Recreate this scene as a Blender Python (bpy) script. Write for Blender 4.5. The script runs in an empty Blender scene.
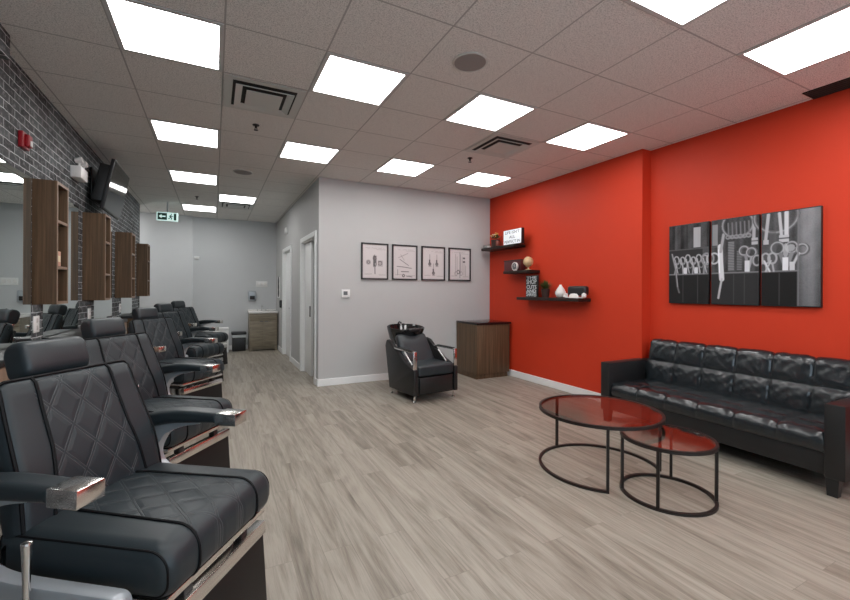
import bpy, bmesh, math, random
from mathutils import Vector, Matrix
R = math.radians
random.seed(7)
S = bpy.context.scene
COL = S.collection
PI = math.pi

# ------------------------------------------------------------------ camera
F_PX, CX, CY, YAW, ROLL = 413.26, 425.0, 290.855, .4718, .0045
CAM = Vector((.5586, -3.3465, 1.3462))
H = 2.932
T = .6096
cam = bpy.data.cameras.new('camera')
cam.sensor_fit = 'HORIZONTAL'; cam.sensor_width = 36.0
cam.lens = F_PX / 850 * 36
cam.shift_x = 0.0
cam.shift_y = (CY - 300) / 850
cam.clip_start = .02
co = bpy.data.objects.new('camera', cam); COL.objects.link(co)
fw = Vector((math.sin(YAW), math.cos(YAW), 0)); up = Vector((0, 0, 1)); rt = fw.cross(up)
rt2 = rt * math.cos(ROLL) + up * math.sin(ROLL); up2 = up * math.cos(ROLL) - rt * math.sin(ROLL)
m = Matrix((rt2, up2, -fw)).transposed().to_4x4(); m.translation = CAM
co.matrix_world = m
S.camera = co

def ray(u, v):
    a = (u - CX) / F_PX; b = (v - CY) / F_PX
    c, s = math.cos(ROLL), math.sin(ROLL); a, b = c*a + s*b, -s*a + c*b
    c, s = math.cos(YAW), math.sin(YAW)
    return Vector((c*a + s, -s*a + c, -b))
def at(u, v, x=None, y=None, z=None):        # where the line of sight meets a known wall, shelf or floor plane
    d = ray(u, v); ax, val = (0, x) if x is not None else (1, y) if y is not None else (2, z)
    return CAM + d * ((val - CAM[ax]) / d[ax])

# ------------------------------------------------------------------ materials
def new_mat(name):
    mt = bpy.data.materials.new(name); mt.use_nodes = True
    return mt, mt.node_tree.nodes, mt.node_tree.links, mt.node_tree.nodes['Principled BSDF']
def pbr(name, col, rough=.5, metal=0, spec=.5, coat=0, noise=0, nscale=40, bump=0, emit=0):
    mt, N, L, P = new_mat(name)
    P.inputs['Base Color'].default_value = (*col, 1); P.inputs['Roughness'].default_value = rough
    P.inputs['Metallic'].default_value = metal; P.inputs['Specular IOR Level'].default_value = spec
    P.inputs['Coat Weight'].default_value = coat; P.inputs['Coat Roughness'].default_value = .15
    if emit:
        P.inputs['Emission Color'].default_value = (*col, 1); P.inputs['Emission Strength'].default_value = emit
    if noise or bump:
        tc = N.new('ShaderNodeTexCoord'); nz = N.new('ShaderNodeTexNoise'); nz.inputs['Scale'].default_value = nscale; nz.inputs['Detail'].default_value = 5
        L.new(tc.outputs['Object'], nz.inputs['Vector'])
        if noise:
            mx = N.new('ShaderNodeMix'); mx.data_type = 'RGBA'
            mx.inputs['A'].default_value = (*[c*(1-noise) for c in col], 1); mx.inputs['B'].default_value = (*[min(1, c*(1+noise)) for c in col], 1)
            L.new(nz.outputs['Fac'], mx.inputs['Factor']); L.new(mx.outputs['Result'], P.inputs['Base Color'])
        if bump:
            bp = N.new('ShaderNodeBump'); bp.inputs['Strength'].default_value = bump; bp.inputs['Distance'].default_value = .004
            L.new(nz.outputs['Fac'], bp.inputs['Height']); L.new(bp.outputs['Normal'], P.inputs['Normal'])
    return mt
def math_node(N, L, op, a, b=None):
    n = N.new('ShaderNodeMath'); n.operation = op
    for i, v in ((0, a), (1, b)):
        if v is None: continue
        if isinstance(v, (int, float)): n.inputs[i].default_value = v
        else: L.new(v, n.inputs[i])
    return n.outputs[0]
def ramp(N, L, fac, stops):
    r = N.new('ShaderNodeValToRGB'); e = r.color_ramp.elements
    while len(e) < len(stops): e.new(.5)
    for el, (p, c) in zip(e, stops): el.position = p; el.color = (*c, 1)
    L.new(fac, r.inputs['Fac']); return r.outputs['Color']
def swizzle(N, L, order, scale=(1, 1, 1), kind='Object'):
    tc = N.new('ShaderNodeTexCoord'); sp = N.new('ShaderNodeSeparateXYZ'); cb = N.new('ShaderNodeCombineXYZ')
    L.new(tc.outputs[kind], sp.inputs[0])
    for i, ax in enumerate(order):
        L.new(math_node(N, L, 'MULTIPLY', sp.outputs[ax], scale[i]), cb.inputs[i])
    return cb.outputs[0], sp
def floor_mat():
    mt, N, L, P = new_mat('grey_oak_planks')
    vec, sp = swizzle(N, L, ('Y', 'X', 'Z'))
    br = N.new('ShaderNodeTexBrick'); L.new(vec, br.inputs['Vector'])
    br.offset = .37; br.offset_frequency = 2
    br.inputs['Scale'].default_value = 1; br.inputs['Brick Width'].default_value = 1.22; br.inputs['Row Height'].default_value = .152
    br.inputs['Mortar Size'].default_value = .0012; br.inputs['Mortar Smooth'].default_value = .2; br.inputs['Bias'].default_value = 0
    br.inputs['Color1'].default_value = (0, 0, 0, 1); br.inputs['Color2'].default_value = (1, 1, 1, 1); br.inputs['Mortar'].default_value = (.4, .4, .4, 1)
    # grain: stretched along the plank, shifted per plank
    off = N.new('ShaderNodeVectorMath'); off.operation = 'MULTIPLY_ADD'
    L.new(br.outputs['Color'], off.inputs[0]); off.inputs[1].default_value = (7, 13, 3)
    v2, _ = swizzle(N, L, ('Y', 'X', 'Z'), (.55, 7.0, 1)); L.new(v2, off.inputs[2])
    n1 = N.new('ShaderNodeTexNoise'); n1.inputs['Scale'].default_value = 1.5; n1.inputs['Detail'].default_value = 8; n1.inputs['Roughness'].default_value = .62; n1.inputs['Distortion'].default_value = .9
    L.new(off.outputs[0], n1.inputs['Vector'])
    n2 = N.new('ShaderNodeTexNoise'); n2.inputs['Scale'].default_value = 7; n2.inputs['Detail'].default_value = 6; n2.inputs['Roughness'].default_value = .7
    L.new(off.outputs[0], n2.inputs['Vector'])
    n3 = N.new('ShaderNodeTexNoise'); n3.inputs['Scale'].default_value = .8; n3.inputs['Detail'].default_value = 2; n3.inputs['Roughness'].default_value = .4; L.new(off.outputs[0], n3.inputs['Vector'])
    ringf = math_node(N, L, 'MULTIPLY_ADD', math_node(N, L, 'SINE', math_node(N, L, 'MULTIPLY', n3.outputs['Fac'], 95.0)), .5); ringf.node.inputs[2].default_value = .5
    fine = N.new('ShaderNodeVectorMath'); fine.operation = 'MULTIPLY'; L.new(off.outputs[0], fine.inputs[0]); fine.inputs[1].default_value = (2.2, 4.5, 1)
    L.new(fine.outputs[0], n2.inputs['Vector'])
    s = math_node(N, L, 'MULTIPLY', n1.outputs['Fac'], .60)
    s = math_node(N, L, 'ADD', s, math_node(N, L, 'MULTIPLY', n2.outputs['Fac'], .28))
    s = math_node(N, L, 'ADD', s, math_node(N, L, 'MULTIPLY', ringf, .055))
    s = math_node(N, L, 'ADD', s, math_node(N, L, 'MULTIPLY', br.outputs['Color'], .05))
    c = ramp(N, L, s, [(.32, (.125, .108, .086)), (.43, (.225, .198, .162)), (.54, (.325, .293, .247)), (.70, (.40, .366, .315))])
    mx = N.new('ShaderNodeMix'); mx.data_type = 'RGBA'; L.new(br.outputs['Fac'], mx.inputs['Factor']); L.new(c, mx.inputs['A']); mx.inputs['B'].default_value = (.20, .175, .145, 1)
    L.new(mx.outputs['Result'], P.inputs['Base Color']); P.inputs['Roughness'].default_value = .42; P.inputs['Specular IOR Level'].default_value = .35
    bp = N.new('ShaderNodeBump'); bp.inputs['Strength'].default_value = .12; bp.inputs['Distance'].default_value = .002; L.new(s, bp.inputs['Height']); L.new(bp.outputs['Normal'], P.inputs['Normal'])
    return mt
def brick_mat():
    mt, N, L, P = new_mat('charcoal_brick')
    vec, sp = swizzle(N, L, ('Y', 'Z', 'X'))
    nd = N.new('ShaderNodeTexNoise'); nd.inputs['Scale'].default_value = 14; nd.inputs['Detail'].default_value = 4; L.new(vec, nd.inputs['Vector'])
    wob = N.new('ShaderNodeVectorMath'); wob.operation = 'MULTIPLY_ADD'; L.new(nd.outputs['Color'], wob.inputs[0]); wob.inputs[1].default_value = (.016, .016, 0); L.new(vec, wob.inputs[2])
    br = N.new('ShaderNodeTexBrick'); L.new(wob.outputs[0], br.inputs['Vector'])
    br.inputs['Scale'].default_value = 1; br.inputs['Brick Width'].default_value = .172; br.inputs['Row Height'].default_value = .062; br.inputs['Mortar Size'].default_value = .0032; br.inputs['Mortar Smooth'].default_value = .35
    br.inputs['Color1'].default_value = (.007, .009, .010, 1); br.inputs['Color2'].default_value = (.090, .104, .110, 1); br.inputs['Mortar'].default_value = (.74, .78, .80, 1)
    n2 = N.new('ShaderNodeTexNoise'); n2.inputs['Scale'].default_value = 22; n2.inputs['Detail'].default_value = 8; n2.inputs['Roughness'].default_value = .75; L.new(vec, n2.inputs['Vector'])
    n3 = N.new('ShaderNodeTexNoise'); n3.inputs['Scale'].default_value = 3; n3.inputs['Detail'].default_value = 3; L.new(vec, n3.inputs['Vector'])
    k = ramp(N, L, n2.outputs['Fac'], [(.50, (0, 0, 0)), (.68, (1, 1, 1))])
    mx = N.new('ShaderNodeMix'); mx.data_type = 'RGBA'; mx.inputs['B'].default_value = (.33, .33, .34, 1)
    L.new(math_node(N, L, 'MULTIPLY', k, .95), mx.inputs['Factor']); L.new(br.outputs['Color'], mx.inputs['A'])
    k3 = ramp(N, L, n3.outputs['Fac'], [(.35, (.55, .55, .55)), (.65, (1.0, 1.0, 1.0))])
    m2 = N.new('ShaderNodeMix'); m2.data_type = 'RGBA'; m2.blend_type = 'MULTIPLY'; m2.inputs['Factor'].default_value = 1
    L.new(mx.outputs['Result'], m2.inputs['A']); L.new(k3, m2.inputs['B'])
    L.new(m2.outputs['Result'], P.inputs['Base Color']); P.inputs['Roughness'].default_value = .75
    bp = N.new('ShaderNodeBump'); bp.inputs['Strength'].default_value = .6; bp.inputs['Distance'].default_value = .006; bp.invert = True
    L.new(br.outputs['Fac'], bp.inputs['Height']); L.new(bp.outputs['Normal'], P.inputs['Normal'])
    return mt
def wood_mat(name, dark, light, axis='Z', freq=45, along=1.2, rough=.45):
    mt, N, L, P = new_mat(name)
    sc = {'Z': (freq, freq, along), 'Y': (freq, along, freq), 'X': (along, freq, freq)}[axis]
    vec, _ = swizzle(N, L, ('X', 'Y', 'Z'), sc)
    nz = N.new('ShaderNodeTexNoise'); nz.inputs['Scale'].default_value = 1; nz.inputs['Detail'].default_value = 5; nz.inputs['Roughness'].default_value = .65; L.new(vec, nz.inputs['Vector'])
    c = ramp(N, L, nz.outputs['Fac'], [(.3, dark), (.7, light)])
    L.new(c, P.inputs['Base Color']); P.inputs['Roughness'].default_value = rough; P.inputs['Specular IOR Level'].default_value = .35
    return mt
def ceiling_mat():
    mt, N, L, P = new_mat('acoustic_ceiling_tile')
    tc = N.new('ShaderNodeTexCoord'); sp = N.new('ShaderNodeSeparateXYZ'); L.new(tc.outputs['Object'], sp.inputs[0])
    def edge(o):
        a = math_node(N, L, 'FRACT', math_node(N, L, 'ADD', math_node(N, L, 'DIVIDE', o, T), 50.5))
        return math_node(N, L, 'LESS_THAN', math_node(N, L, 'ABSOLUTE', math_node(N, L, 'SUBTRACT', a, .5)), .009)
    g = math_node(N, L, 'MAXIMUM', edge(sp.outputs['X']), edge(sp.outputs['Y']))
    nz = N.new('ShaderNodeTexNoise'); nz.inputs['Scale'].default_value = 130; nz.inputs['Detail'].default_value = 3; nz.inputs['Roughness'].default_value = .8; L.new(tc.outputs['Object'], nz.inputs['Vector'])
    c = ramp(N, L, nz.outputs['Fac'], [(.36, (.47, .465, .445)), (.5, (.82, .80, .765)), (.65, (.90, .88, .845))])
    mx = N.new('ShaderNodeMix'); mx.data_type = 'RGBA'; L.new(g, mx.inputs['Factor']); L.new(c, mx.inputs['A']); mx.inputs['B'].default_value = (.46, .45, .43, 1)
    L.new(mx.outputs['Result'], P.inputs['Base Color']); P.inputs['Roughness'].default_value = .9; P.inputs['Specular IOR Level'].default_value = .1
    return mt
def quilt_mat(name, col, ax, ay, off=0.0):
    """black leather with double-stitched diamonds in a central panel; ax is the across axis, ay the along axis of the object"""
    mt, N, L, P = new_mat(name)
    tc = N.new('ShaderNodeTexCoord'); sp = N.new('ShaderNodeSeparateXYZ'); L.new(tc.outputs['Object'], sp.inputs[0])
    a = math_node(N, L, 'DIVIDE', sp.outputs[ax], .115); b = math_node(N, L, 'DIVIDE', math_node(N, L, 'ADD', sp.outputs[ay], off), .165)
    def line(expr):
        f = math_node(N, L, 'FRACT', math_node(N, L, 'ADD', expr, 20.0))
        return math_node(N, L, 'ABSOLUTE', math_node(N, L, 'SUBTRACT', f, .5))
    d = math_node(N, L, 'MINIMUM', line(math_node(N, L, 'ADD', a, b)), line(math_node(N, L, 'SUBTRACT', a, b)))
    inside = math_node(N, L, 'LESS_THAN', math_node(N, L, 'ABSOLUTE', sp.outputs[ax]), .150)
    hgt = ramp(N, L, d, [(0, (.55, .55, .55)), (.03, (.5, .5, .5)), (.045, (0, 0, 0)), (.06, (.55, .55, .55)), (.2, (1, 1, 1))])
    st = ramp(N, L, d, [(.03, (0, 0, 0)), (.04, (1, 1, 1)), (.052, (1, 1, 1)), (.062, (0, 0, 0))])
    dark = ramp(N, L, d, [(.0, (1, 1, 1)), (.03, (0, 0, 0))])
    nz = N.new('ShaderNodeTexNoise'); nz.inputs['Scale'].default_value = 260; nz.inputs['Detail'].default_value = 2; L.new(tc.outputs['Object'], nz.inputs['Vector'])
    hh = math_node(N, L, 'ADD', math_node(N, L, 'MULTIPLY', math_node(N, L, 'MULTIPLY', hgt, inside), 1.0), math_node(N, L, 'MULTIPLY', nz.outputs['Fac'], .06))
    bp = N.new('ShaderNodeBump'); bp.inputs['Strength'].default_value = .55; bp.inputs['Distance'].default_value = .006
    L.new(hh, bp.inputs['Height']); L.new(bp.outputs['Normal'], P.inputs['Normal'])
    mx = N.new('ShaderNodeMix'); mx.data_type = 'RGBA'; mx.inputs['A'].default_value = (*col, 1); mx.inputs['B'].default_value = (.075, .08, .085, 1)
    L.new(math_node(N, L, 'MULTIPLY', st, inside), mx.inputs['Factor'])
    L.new(mx.outputs['Result'], P.inputs['Base Color']); P.inputs['Roughness'].default_value = .40; P.inputs['Specular IOR Level'].default_value = .42
    return mt
def glass_mat(name, tint, ior=1.6):
    mt = bpy.data.materials.new(name); mt.use_nodes = True; N = mt.node_tree.nodes; L = mt.node_tree.links
    N.remove(N['Principled BSDF'])
    tr = N.new('ShaderNodeBsdfTransparent'); tr.inputs['Color'].default_value = (*tint, 1)
    gl = N.new('ShaderNodeBsdfGlossy'); gl.inputs['Roughness'].default_value = .015
    lw = N.new('ShaderNodeLayerWeight'); lw.inputs['Blend'].default_value = .5; f0 = ((ior-1)/(ior+1))**2
    fr = math_node(N, L, 'ADD', math_node(N, L, 'MULTIPLY', math_node(N, L, 'POWER', lw.outputs['Facing'], 4.2), 1-f0), f0)
    mx = N.new('ShaderNodeMixShader'); L.new(fr, mx.inputs[0]); L.new(tr.outputs[0], mx.inputs[1]); L.new(gl.outputs[0], mx.inputs[2])
    L.new(mx.outputs[0], N['Material Output'].inputs['Surface']); return mt
def attr_mat(name, rough=.5, spec=.3):
    mt, N, L, P = new_mat(name)
    a = N.new('ShaderNodeAttribute'); a.attribute_name = 'print'; L.new(a.outputs['Color'], P.inputs['Base Color'])
    P.inputs['Roughness'].default_value = rough; P.inputs['Specular IOR Level'].default_value = spec; return mt

M = dict(
 floor=floor_mat(), brick=brick_mat(), ceil=ceiling_mat(),
 grey=pbr('pale_grey_paint', (.51, .51, .508), .7, spec=.2, noise=.02, nscale=6),
 far_grey=pbr('mid_grey_paint', (.60, .615, .625), .7, spec=.2, noise=.02, nscale=6),
 red=pbr('red_paint', (.60, .046, .017), .55, spec=.25, noise=.02, nscale=5),
 white=pbr('white_trim_paint', (.86, .87, .87), .45), white_plastic=pbr('white_plastic', (.8, .8, .79), .35),
 walnut=wood_mat('walnut_laminate', (.064, .038, .020), (.165, .100, .055)),
 walnut_edge=wood_mat('walnut_edge_band', (.20, .13, .085), (.30, .20, .14), freq=30),
 oak=wood_mat('grey_oak_laminate', (.17, .14, .10), (.33, .285, .215), axis='X', freq=40, along=3),
 espresso=wood_mat('espresso_wood', (.012, .007, .006), (.028, .016, .012), axis='Y', freq=50),
 black=pbr('black_plastic', (.012, .012, .013), .4), black_gloss=pbr('black_gloss', (.008, .008, .009), .08, spec=.6),
 black_metal=pbr('black_metal', (.014, .011, .010), .4, spec=.4), void=pbr('dark_recess', (.03, .029, .027), .8),
 leather=pbr('black_leather', (.019, .027, .032), .38, bump=.12, nscale=240),
 quilt_back=quilt_mat('quilted_leather_back', (.019, .027, .032), 'Y', 'Z', .03), quilt_seat=quilt_mat('quilted_leather_seat', (.019, .027, .032), 'Y', 'X', .03),
 welt=pbr('welt_piping', (.003, .003, .004), .55, spec=.2), panel=pbr('charcoal_panel', (.012, .0105, .010), .5, spec=.25),
 sofa=pbr('glossy_black_leather', (.012, .016, .019), .24, spec=.7, bump=.05, nscale=14), sofa_flat=pbr('black_vinyl', (.011, .011, .0115), .42, bump=.1, nscale=200),
 chrome=pbr('chrome', (.78, .77, .75), .2, 1), satin=pbr('satin_steel', (.55, .55, .55), .3, 1), silver=pbr('silver_grey_enamel', (.40, .43, .46), .3, .35),
 mirror=pbr('mirror_glass', (.80, .85, .84), .012, 1), glass=glass_mat('clear_table_glass', (.93, .92, .91), 1.85), pane=glass_mat('window_glass', (.95, .97, .97), 1.45),
 emit=pbr('light_diffuser', (1, .99, .975), .5, emit=9.0), frame_white=pbr('fixture_white', (.6, .6, .59), .5),
 vent=pbr('vent_metal', (.60, .61, .58), .5), speaker=pbr('speaker_grille', (.30, .28, .27), .7, noise=.3, nscale=400),
 alarm=pbr('alarm_red', (.30, .010, .018), .35), beige=pbr('emergency_beige', (.78, .78, .77), .4), lamp_grey=pbr('lamp_lens', (.66, .65, .62), .3),
 green=pbr('exit_green', (.0, .05, .032), .4), exit_white=pbr('exit_white', (.62, .86, .80), .4, emit=.55),
 screen=pbr('tv_screen', (.004, .004, .005), .06, spec=.7), print=attr_mat('printed_canvas'), paper=attr_mat('printed_paper', .35),
 peach=pbr('peach_card', (.62, .36, .26), .6), gold=pbr('pale_gold', (.62, .45, .25), .35, noise=.35, nscale=25), leaf=pbr('leaf_green', (.035, .085, .012), .55, noise=.5, nscale=30),
 grass=pbr('grass_green', (.06, .075, .012), .6, noise=.4, nscale=60), flower=pbr('yellow_bloom', (.75, .45, .10), .6), bloom_pale=pbr('cream_bloom', (.8, .72, .5), .6), pot=pbr('brown_pot', (.045, .02, .016), .5), rose=pbr('red_brown_pot', (.19, .045, .03), .5),
 porcelain=pbr('white_porcelain', (.82, .8, .78), .2), ink=pbr('black_ink', (.02, .02, .022), .6), ink_grey=pbr('grey_ink', (.12, .13, .14), .6), lightbox=pbr('lightbox_face', (.85, .89, .93), .4, emit=.12), clear=glass_mat('clear_acrylic', (.85, .88, .87), 1.5),
 board=pbr('chalk_board', (.018, .02, .022), .6), chalk=pbr('chalk_white', (.62, .66, .68), .7), shade_wall=pbr('painted_room_shade', (.03, .03, .03), .9), maroon=pbr('maroon_book', (.09, .02, .022), .5), basin=pbr('black_ceramic', (.008, .008, .009), .1, spec=.65),
)

# ------------------------------------------------------------------ mesh helper
class MB:
    def __init__(s): s.bm = bmesh.new()
    def box(s, x0, x1, y0, y1, z0, z1, mat=None):
        r = bmesh.ops.create_cube(s.bm, size=1, matrix=Matrix.Translation(((x0+x1)/2, (y0+y1)/2, (z0+z1)/2)) @ Matrix.Diagonal((abs(x1-x0), abs(y1-y0), abs(z1-z0), 1)))
        if mat is not None: bmesh.ops.transform(s.bm, verts=r['verts'], matrix=mat)
        return s
    def rbox(s, x0, x1, y0, y1, z0, z1, r=.005, seg=3, mat=None):
        b = bmesh.new(); bmesh.ops.create_cube(b, size=1, matrix=Matrix.Translation(((x0+x1)/2, (y0+y1)/2, (z0+z1)/2)) @ Matrix.Diagonal((abs(x1-x0), abs(y1-y0), abs(z1-z0), 1)))
        bmesh.ops.bevel(b, geom=b.edges[:], offset=r, segments=seg, profile=.5, affect='EDGES', clamp_overlap=True)
        if mat is not None: bmesh.ops.transform(b, verts=b.verts, matrix=mat)
        t = bpy.data.meshes.new('t'); b.to_mesh(t); b.free(); s.bm.from_mesh(t); bpy.data.meshes.remove(t); return s
    def faces(s, vs, fs):
        V = [s.bm.verts.new(v) for v in vs]
        for f in fs:
            try: s.bm.faces.new([V[i] for i in f])
            except ValueError: pass
        return V
    def prism(s, pts, fn, a, b):                 # outline pts (2D) swept between a and b; fn(p, t) -> 3D
        n = len(pts); vs = [fn(p, a) for p in pts] + [fn(p, b) for p in pts]
        s.faces(vs, [tuple(range(n))[::-1], tuple(range(n, 2*n))] + [(i, (i+1) % n, n+(i+1) % n, n+i) for i in range(n)]); return s
    def tube(s, pts, r, n=8, closed=False, flat=None):
        pts = [Vector(p) for p in pts]; k = len(pts); rings = []; prev = None
        for i in range(k):
            a = pts[(i-1) % k] if (closed or i > 0) else pts[i]; b = pts[(i+1) % k] if (closed or i < k-1) else pts[i]
            t = (b - a).normalized()
            if prev is None:
                q = Vector((0, 0, 1)) if abs(t.z) < .9 else Vector((1, 0, 0)); q = (q - t*q.dot(t)).normalized()
            else:
                q = prev - t*prev.dot(t); q = q.normalized() if q.length > 1e-6 else prev
            prev = q; w = t.cross(q); rr = r[i] if isinstance(r, (list, tuple)) else r
            rings.append([pts[i] + (q*math.cos(2*PI*j/n) + w*math.sin(2*PI*j/n))*rr for j in range(n)])
        vs = [v for g in rings for v in g]; fs = []
        for i in range(k if closed else k-1):
            o, p = i*n, ((i+1) % k)*n
            fs += [(o+j, o+(j+1) % n, p+(j+1) % n, p+j) for j in range(n)]
        if not closed: fs += [tuple(range(n))[::-1], tuple(range((k-1)*n, k*n))]
        s.faces(vs, fs); return s
    def lathe(s, prof, c=(0, 0, 0), n=32, mat=None, sx=1, sy=1):
        c = Vector(c); vs = []; fs = []; k = len(prof)
        for r, z in prof:
            for j in range(n): vs.append(Vector((max(r, 1e-5)*math.cos(2*PI*j/n)*sx, max(r, 1e-5)*math.sin(2*PI*j/n)*sy, z)))
        for i in range(k-1): fs += [(i*n+j, i*n+(j+1) % n, (i+1)*n+(j+1) % n, (i+1)*n+j) for j in range(n)]
        fs += [tuple(range(n))[::-1], tuple(range((k-1)*n, k*n))]
        vs = [(mat @ v if mat is not None else v) + c for v in vs]
        s.faces(vs, fs); return s
    def sweep(s, sections):                      # list of closed loops with equal point counts, capped
        n = len(sections[0]); vs = [Vector(p) for q in sections for p in q]; fs = []
        for i in range(len(sections)-1): fs += [(i*n+j, i*n+(j+1) % n, (i+1)*n+(j+1) % n, (i+1)*n+j) for j in range(n)]
        fs += [tuple(range(n))[::-1], tuple(range((len(sections)-1)*n, len(sections)*n))]
        s.faces(vs, fs); return s
    def grid(s, nu, nv, fn):
        vs = [Vector(fn(i/nu, j/nv)) for i in range(nu+1) for j in range(nv+1)]
        s.faces(vs, [(i*(nv+1)+j, (i+1)*(nv+1)+j, (i+1)*(nv+1)+j+1, i*(nv+1)+j+1) for i in range(nu) for j in range(nv)]); return s
    def cushion(s, prof, W, r, fn, n=6):         # closed profile swept to +-W with rounded ends; fn(a, y, b) -> 3D
        nr = normals(prof); secs = []
        ys = [(-(W-r) - r*math.sin(PI/2*k/n), r*(1-math.cos(PI/2*k/n))) for k in range(n, -1, -1)]
        ys += [(-(W-r)*(1-2*k/8), 0) for k in range(1, 8)]
        ys += [((W-r) + r*math.sin(PI/2*k/n), r*(1-math.cos(PI/2*k/n))) for k in range(0, n+1)]
        for y, ins in ys: secs.append([fn(p[0]-q[0]*ins, y, p[1]-q[1]*ins) for p, q in zip(prof, nr)])
        return s.sweep(secs)
    def build(s, name, mat, parent=None, angle=40, smooth=True, bevel=0):
        bmesh.ops.recalc_face_normals(s.bm, faces=s.bm.faces)
        if bevel:
            bmesh.ops.bevel(s.bm, geom=[e for e in s.bm.edges if len(e.link_faces) == 2 and e.calc_face_angle(0) > .6], offset=bevel, segments=2, profile=.5, affect='EDGES', clamp_overlap=True)
        me = bpy.data.meshes.new(name); s.bm.to_mesh(me); s.bm.free()
        if smooth:
            me.shade_smooth(); me.set_sharp_from_angle(angle=R(angle))
        me.materials.append(M[mat] if isinstance(mat, str) else mat)
        o = bpy.data.objects.new(name, me); COL.objects.link(o)
        if parent: o.parent = parent
        return o
def normals(prof):
    n = len(prof); area = sum(prof[i][0]*prof[(i+1) % n][1]-prof[(i+1) % n][0]*prof[i][1] for i in range(n)); sg = 1 if area > 0 else -1; out = []
    for i in range(n):
        a, b, c = prof[i-1], prof[i], prof[(i+1) % n]
        n1 = Vector((b[1]-a[1], a[0]-b[0])).normalized(); n2 = Vector((c[1]-b[1], b[0]-c[0])).normalized()
        q = (n1+n2); q = q.normalized() if q.length > 1e-6 else n1
        out.append((q.x*sg, q.y*sg))
    return out
def rr(x0, x1, z0, z1, r, seg=6):                # rounded rectangle, radii (bl, br, tr, tl)
    if isinstance(r, (int, float)): r = (r,)*4
    pts = []
    for (cx, cz, a0), q in zip(((x0, z0, 180), (x1, z0, 270), (x1, z1, 0), (x0, z1, 90)), r):
        ox = cx + (q if cx == x0 else -q); oz = cz + (q if cz == z0 else -q)
        for k in range(seg+1):
            a = R(a0 + 90*k/seg); pts.append((ox + q*math.cos(a), oz + q*math.sin(a)))
    return pts
def ribbon(path, w):                             # outline of a thick 2D path with round ends
    P = [Vector(p) for p in path]; L, Q = [], []
    for i in range(len(P)):
        a = P[max(i-1, 0)]; b = P[min(i+1, len(P)-1)]; t = (b-a).normalized(); nn = Vector((-t.y, t.x)); ww = w[i] if isinstance(w, (list, tuple)) else w
        L.append(P[i]+nn*ww/2); Q.append(P[i]-nn*ww/2)
    t = (P[-1]-P[-2]).normalized(); nn = Vector((-t.y, t.x)); ww = (w[-1] if isinstance(w, (list, tuple)) else w)/2
    cap = [P[-1] + nn*ww*math.cos(PI*k/8) + t*ww*math.sin(PI*k/8) for k in range(1, 8)]
    return [(p.x, p.y) for p in L + cap + Q[::-1]]
def smooth_path(pts, k=6):                       # Catmull-Rom
    P = [Vector(p) for p in pts]; out = []
    for i in range(len(P)-1):
        a, b, c, d = P[max(i-1, 0)], P[i], P[i+1], P[min(i+2, len(P)-1)]
        for j in range(k):
            t = j/k; out.append(.5*((2*b) + (c-a)*t + (2*a-5*b+4*c-d)*t*t + (3*b-a-3*c+d)*t**3))
    return out + [P[-1]]
def tag(o, label, cat, group=None):
    o['label'] = label; o['category'] = cat
    if group: o['group'] = group
    return o
def thing(name, label, cat, loc=(0, 0, 0), rz=0, group=None):
    o = bpy.data.objects.new(name, None); COL.objects.link(o); o.location = loc; o.rotation_euler = (0, 0, rz); o.empty_display_size = .1
    return tag(o, label, cat, group)
def struct(name, mb, mat, parent=None, **k):
    o = mb.build(name, mat, parent, smooth=k.pop('smooth', False), **k)
    if parent is None: o['kind'] = 'structure'
    return o
def dup(root, label, loc=None, rz=None, group=None):
    r = root.copy(); COL.objects.link(r); r['label'] = label
    if group: r['group'] = group
    if loc is not None: r.location = loc
    if rz is not None: r.rotation_euler = (0, 0, rz)
    for ch in list(root.children):
        c = ch.copy(); COL.objects.link(c); c.parent = r
        for g in list(ch.children):
            d = g.copy(); COL.objects.link(d); d.parent = c
    return r
def text_bm(mb, txt, size, mat4, width=None, font_w=.0):
    cu = bpy.data.curves.new('t', 'FONT'); cu.body = txt; cu.size = size; cu.align_x = 'CENTER'; cu.align_y = 'CENTER'; cu.resolution_u = 2; cu.offset = font_w; cu.extrude = .0006
    ob = bpy.data.objects.new('t', cu); me = bpy.data.meshes.new_from_object(ob)
    xs = [v.co.x for v in me.vertices]
    if width and xs:
        k = width/(max(xs)-min(xs)); me.transform(Matrix.Diagonal((k, 1, 1, 1)))
    me.transform(mat4); mb.bm.from_mesh(me); bpy.data.objects.remove(ob); bpy.data.curves.remove(cu); bpy.data.meshes.remove(me)

# ------------------------------------------------------------------ the room
XB, XR1, XR2, XK = -.68, 4.78, 4.925, 1.86
YB, YF, Y0 = 2.48, 6.92, -5.4
BE = 5.93                                        # where the brick wall stops
struct('floor', MB().box(-3.2, 5.1, Y0-.1, 7.1, -.08, 0), 'floor')
struct('ceiling', MB().box(-3.2, 5.1, Y0-.1, 7.1, H, H+.08), 'ceil')
struct('wall_left', MB().box(XB-.22, XB, Y0, BE, 0, H).box(XB, -.585, -1.6, .14, 2.775, H).box(XB, -.634, .643, .876, 0, 1.226).box(XB, -.634, 1.811, 2.413, 0, 1.221).box(XB, -.634, 3.325, 3.908, 0, 1.221).box(XB, -.634, 4.802, 5.4, 0, 1.221), 'brick')
struct('wall_passage', MB().box(-3.1, XB-.22, BE-.12, BE, 0, H).box(-3.2, -3.1, BE-.12, 6.8, 0, H), 'grey')
struct('wall_far', MB().box(-3.2, .145, 6.82, 7.0, 0, H).box(.145, XK+.1, YF, 7.05, 0, H), 'far_grey')
DN = (2.69, 3.71); DF = (4.83, 5.74); DH = 2.13
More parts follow.
